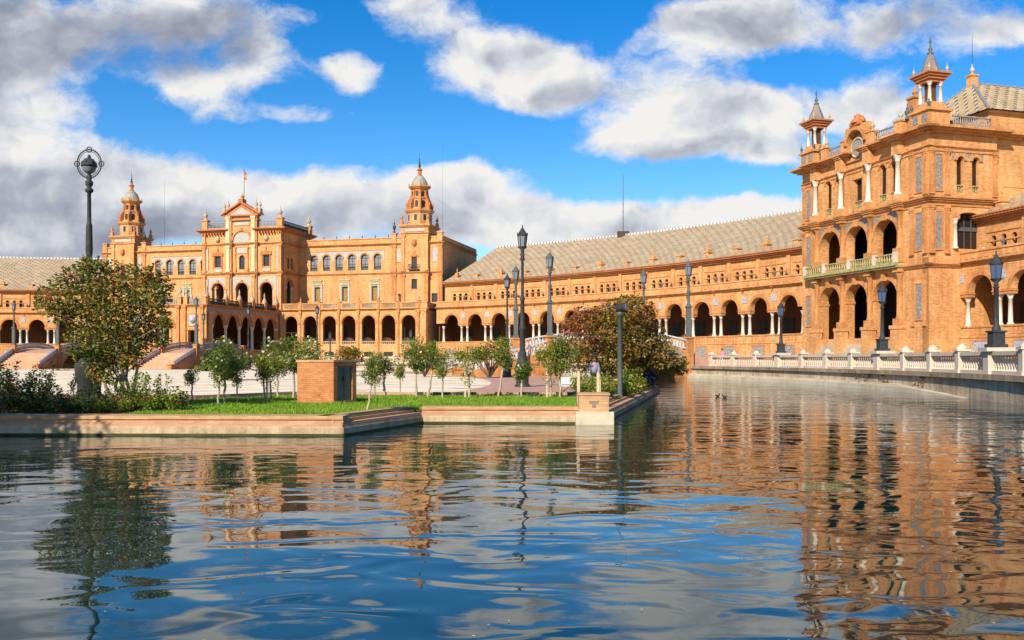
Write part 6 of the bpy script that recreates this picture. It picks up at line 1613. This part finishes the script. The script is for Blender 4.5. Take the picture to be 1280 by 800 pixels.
# ------------------------------------------------------------------ people, chair, ducks
def skin_obj(name, verts, edges, radii, mat, parent, root=0, sub=1):
    me = bpy.data.meshes.new(name); o3 = parent.location
    me.from_pydata([(v[0], v[1], v[2]) for v in verts], edges, []); me.materials.append(M[mat])
    o = bpy.data.objects.new(name, me); col.objects.link(o); o.parent = parent
    md = o.modifiers.new('skin', 'SKIN'); md.use_smooth_shade = True
    for i, sv in enumerate(me.skin_vertices[0].data):
        r_ = radii[i]; sv.radius = (r_, r_) if not isinstance(r_, tuple) else r_; sv.use_root = (i == root)
    o.modifiers.new('sub', 'SUBSURF').levels = sub; o.modifiers['sub'].render_levels = sub
    return o
def person(loc, rz, label, top, legs, pose='stand'):
    t = thing('person', label, 'person', loc); t.rotation_euler = (0, 0, rz)
    if pose == 'stand':
        J = dict(pel=(0, 0, .95), ch=(0, 0, 1.3), nk=(0, .0, 1.47), hd=(0, .02, 1.6), cr=(0, .02, 1.71), sl=(.19, 0, 1.4), el=(.24, .02, 1.12), hl=(.22, .12, .9), sr=(-.19, 0, 1.4), er=(-.24, .02, 1.12), hr=(-.2, .14, .9),
                 pl=(.1, 0, .9), kl=(.11, .03, .5), al=(.11, 0, .08), tl=(.11, .15, .04), pr=(-.1, 0, .9), kr=(-.11, .03, .5), ar=(-.12, 0, .08), tr=(-.12, .15, .04))
    else:                                            # seated, bent forward
        J = dict(pel=(0, 0, .48), ch=(0, .18, .82), nk=(0, .3, .98), hd=(0, .4, 1.05), cr=(0, .48, 1.12), sl=(.19, .22, .9), el=(.24, .42, .68), hl=(.12, .58, .6), sr=(-.19, .22, .9), er=(-.24, .42, .68), hr=(-.12, .6, .58),
                 pl=(.1, .05, .46), kl=(.12, .46, .5), al=(.12, .5, .08), tl=(.12, .64, .04), pr=(-.1, .05, .46), kr=(-.12, .46, .5), ar=(-.12, .52, .08), tr=(-.12, .66, .04))
    K = list(J); I = {k: i for i, k in enumerate(K)}
    E = [('pel', 'ch'), ('ch', 'nk'), ('nk', 'hd'), ('hd', 'cr'), ('ch', 'sl'), ('sl', 'el'), ('el', 'hl'), ('ch', 'sr'), ('sr', 'er'), ('er', 'hr'), ('pel', 'pl'), ('pl', 'kl'), ('kl', 'al'), ('al', 'tl'), ('pel', 'pr'), ('pr', 'kr'), ('kr', 'ar'), ('ar', 'tr')]
    rad = dict(pel=.13, ch=.14, nk=.055, hd=.1, cr=.07, sl=.065, el=.045, hl=.035, sr=.065, er=.045, hr=.035, pl=.09, kl=.06, al=.045, tl=.035, pr=.09, kr=.06, ar=.045, tr=.035)
    skin_obj('body', [J[k] for k in K], [(I[a], I[b]) for a, b in E], [rad[k] for k in K], 'skin', t)
    def sub(name, keys, edges, grow, mat):
        ix = {k: i for i, k in enumerate(keys)}
        skin_obj(name, [J[k] for k in keys], [(ix[a], ix[b]) for a, b in edges], [rad[k] + grow for k in keys], mat, t)
    sub('jacket', ['pel', 'ch', 'sl', 'el', 'hl', 'sr', 'er', 'hr'], [('pel', 'ch'), ('ch', 'sl'), ('sl', 'el'), ('el', 'hl'), ('ch', 'sr'), ('sr', 'er'), ('er', 'hr')], .028, top)
    sub('trousers', ['pel', 'pl', 'kl', 'al', 'pr', 'kr', 'ar'], [('pel', 'pl'), ('pl', 'kl'), ('kl', 'al'), ('pel', 'pr'), ('pr', 'kr'), ('kr', 'ar')], .022, legs)
    h, c = Vector(J['hd']), Vector(J['cr'])
    m = MB(); m.sphere(tuple(h.lerp(c, .75) + Vector((0, -.03, .01))), .105, 8, 5); o = bpy.data.objects.new('hair', m.mesh('hair', M['hair'])); col.objects.link(o); o.parent = t
    m = MB()
    f = Vector((0, 1, -.1 if pose == 'stand' else -.8)).normalized()
    for k in (-.035, .035): m.sphere(tuple(h + f * .1 + Vector((k, 0, .03))), .014, 6, 4)
    m.sphere(tuple(h + f * .115), .018, 6, 4); o = bpy.data.objects.new('face', m.mesh('face', M['skin'])); col.objects.link(o); o.parent = t
    return t
person((at(743, 45), 45, .29), R(160), 'person in pale lilac top and black trousers among the rose shrubs', 'lilac', 'black_cloth')
person((at(806, 47.6), 47.6, .46), R(-75), 'person in navy jacket sitting bent forward on the end of the stepped quay', 'navy', 'navy', 'sit')
q = wall_fr(s_of(deg_at(888)), -1.3, 1.23); person(q, R(120), 'person in pink top standing behind the white balustrade near the footbridge pier', 'pink', 'white_paint')
q = wall_fr(s_of(deg_at(1256)), -2.2, 1.23); person(q, R(70), 'person in black clothes behind the balustrade right of the largest lantern', 'black_cloth', 'black_cloth')

x, d = at(712, 40.5), 40.5
t = thing('folding_chair', 'white folding chair with crossed dark legs on the pink paving', 'chair', (x, d, .285))
f = Line((x, d), (1, .15))
for s_ in (-.28, .28):
    m = MB(); m.tube([f(s_ - .2, -.22, .285), f(s_ * .9 + .22, .2, .72)], .016, 5); m.build('leg', M['iron_dark'], t)
    m = MB(); m.tube([f(s_ + .2, .22, .285), f(s_ * .9 - .22, -.2, .72)], .016, 5); m.build('leg', M['iron_dark'], t)
m = MB(); m.box(f, -.34, .34, -.24, .24, .71, .75); m.build('seat', M['white_paint'], t)
m = MB(); m.box(f, -.34, .34, -.27, -.23, .8, 1.12); m.box(f, -.34, -.31, -.26, -.24, .72, .8); m.box(f, .31, .34, -.26, -.24, .72, .8); m.build('backrest', M['white_paint'], t)

def duck(px, y, label, rz):
    d = EYE * FPX / (y - HORIZON); x = at(px, d); t = thing('duck', label, 'duck', (x, d, 0))
    c, s_ = math.cos(rz), math.sin(rz)
    def P(a, z): return (x + a * c, d + a * s_, z)
    m = MB(); m.tube([P(-.15, .09), P(-.11, .07), P(-.03, .05), P(.05, .05), P(.09, .07), P(.105, .12), P(.11, .155), P(.12, .175)], [.008, .035, .06, .058, .04, .026, .03, .025], 8); m.build('body', M['duck'], t)
    m = MB(); m.tube([P(.135, .17), P(.18, .16)], [.016, .008], 6); m.build('bill', M['stake'], t)
duck(897, 496, 'left of the two small ducks swimming before the canal wall', .3); duck(905.5, 497, 'right of the two small ducks swimming before the canal wall', 2.6)

# bits of leaf and petal adrift on the near water
rnd = random.Random(77); m = MB()
for _ in range(90):
    d = rnd.uniform(5, 18); x = rnd.uniform(-.55, .55) * d; a = rnd.uniform(0, 6.28); k = rnd.uniform(.004, .010)
    m.add([(x + k * math.cos(a + q) * (1 if i % 2 else 1.8), d + k * math.sin(a + q) * (1 if i % 2 else 1.8), .012) for i, q in enumerate((0, 1.57, 3.14, 4.71))])
tag(m.build('floating_leaves', M['flower_white']), 'tiny pale petals and leaf scraps drifting on the near water', 'leaves', kind='stuff')
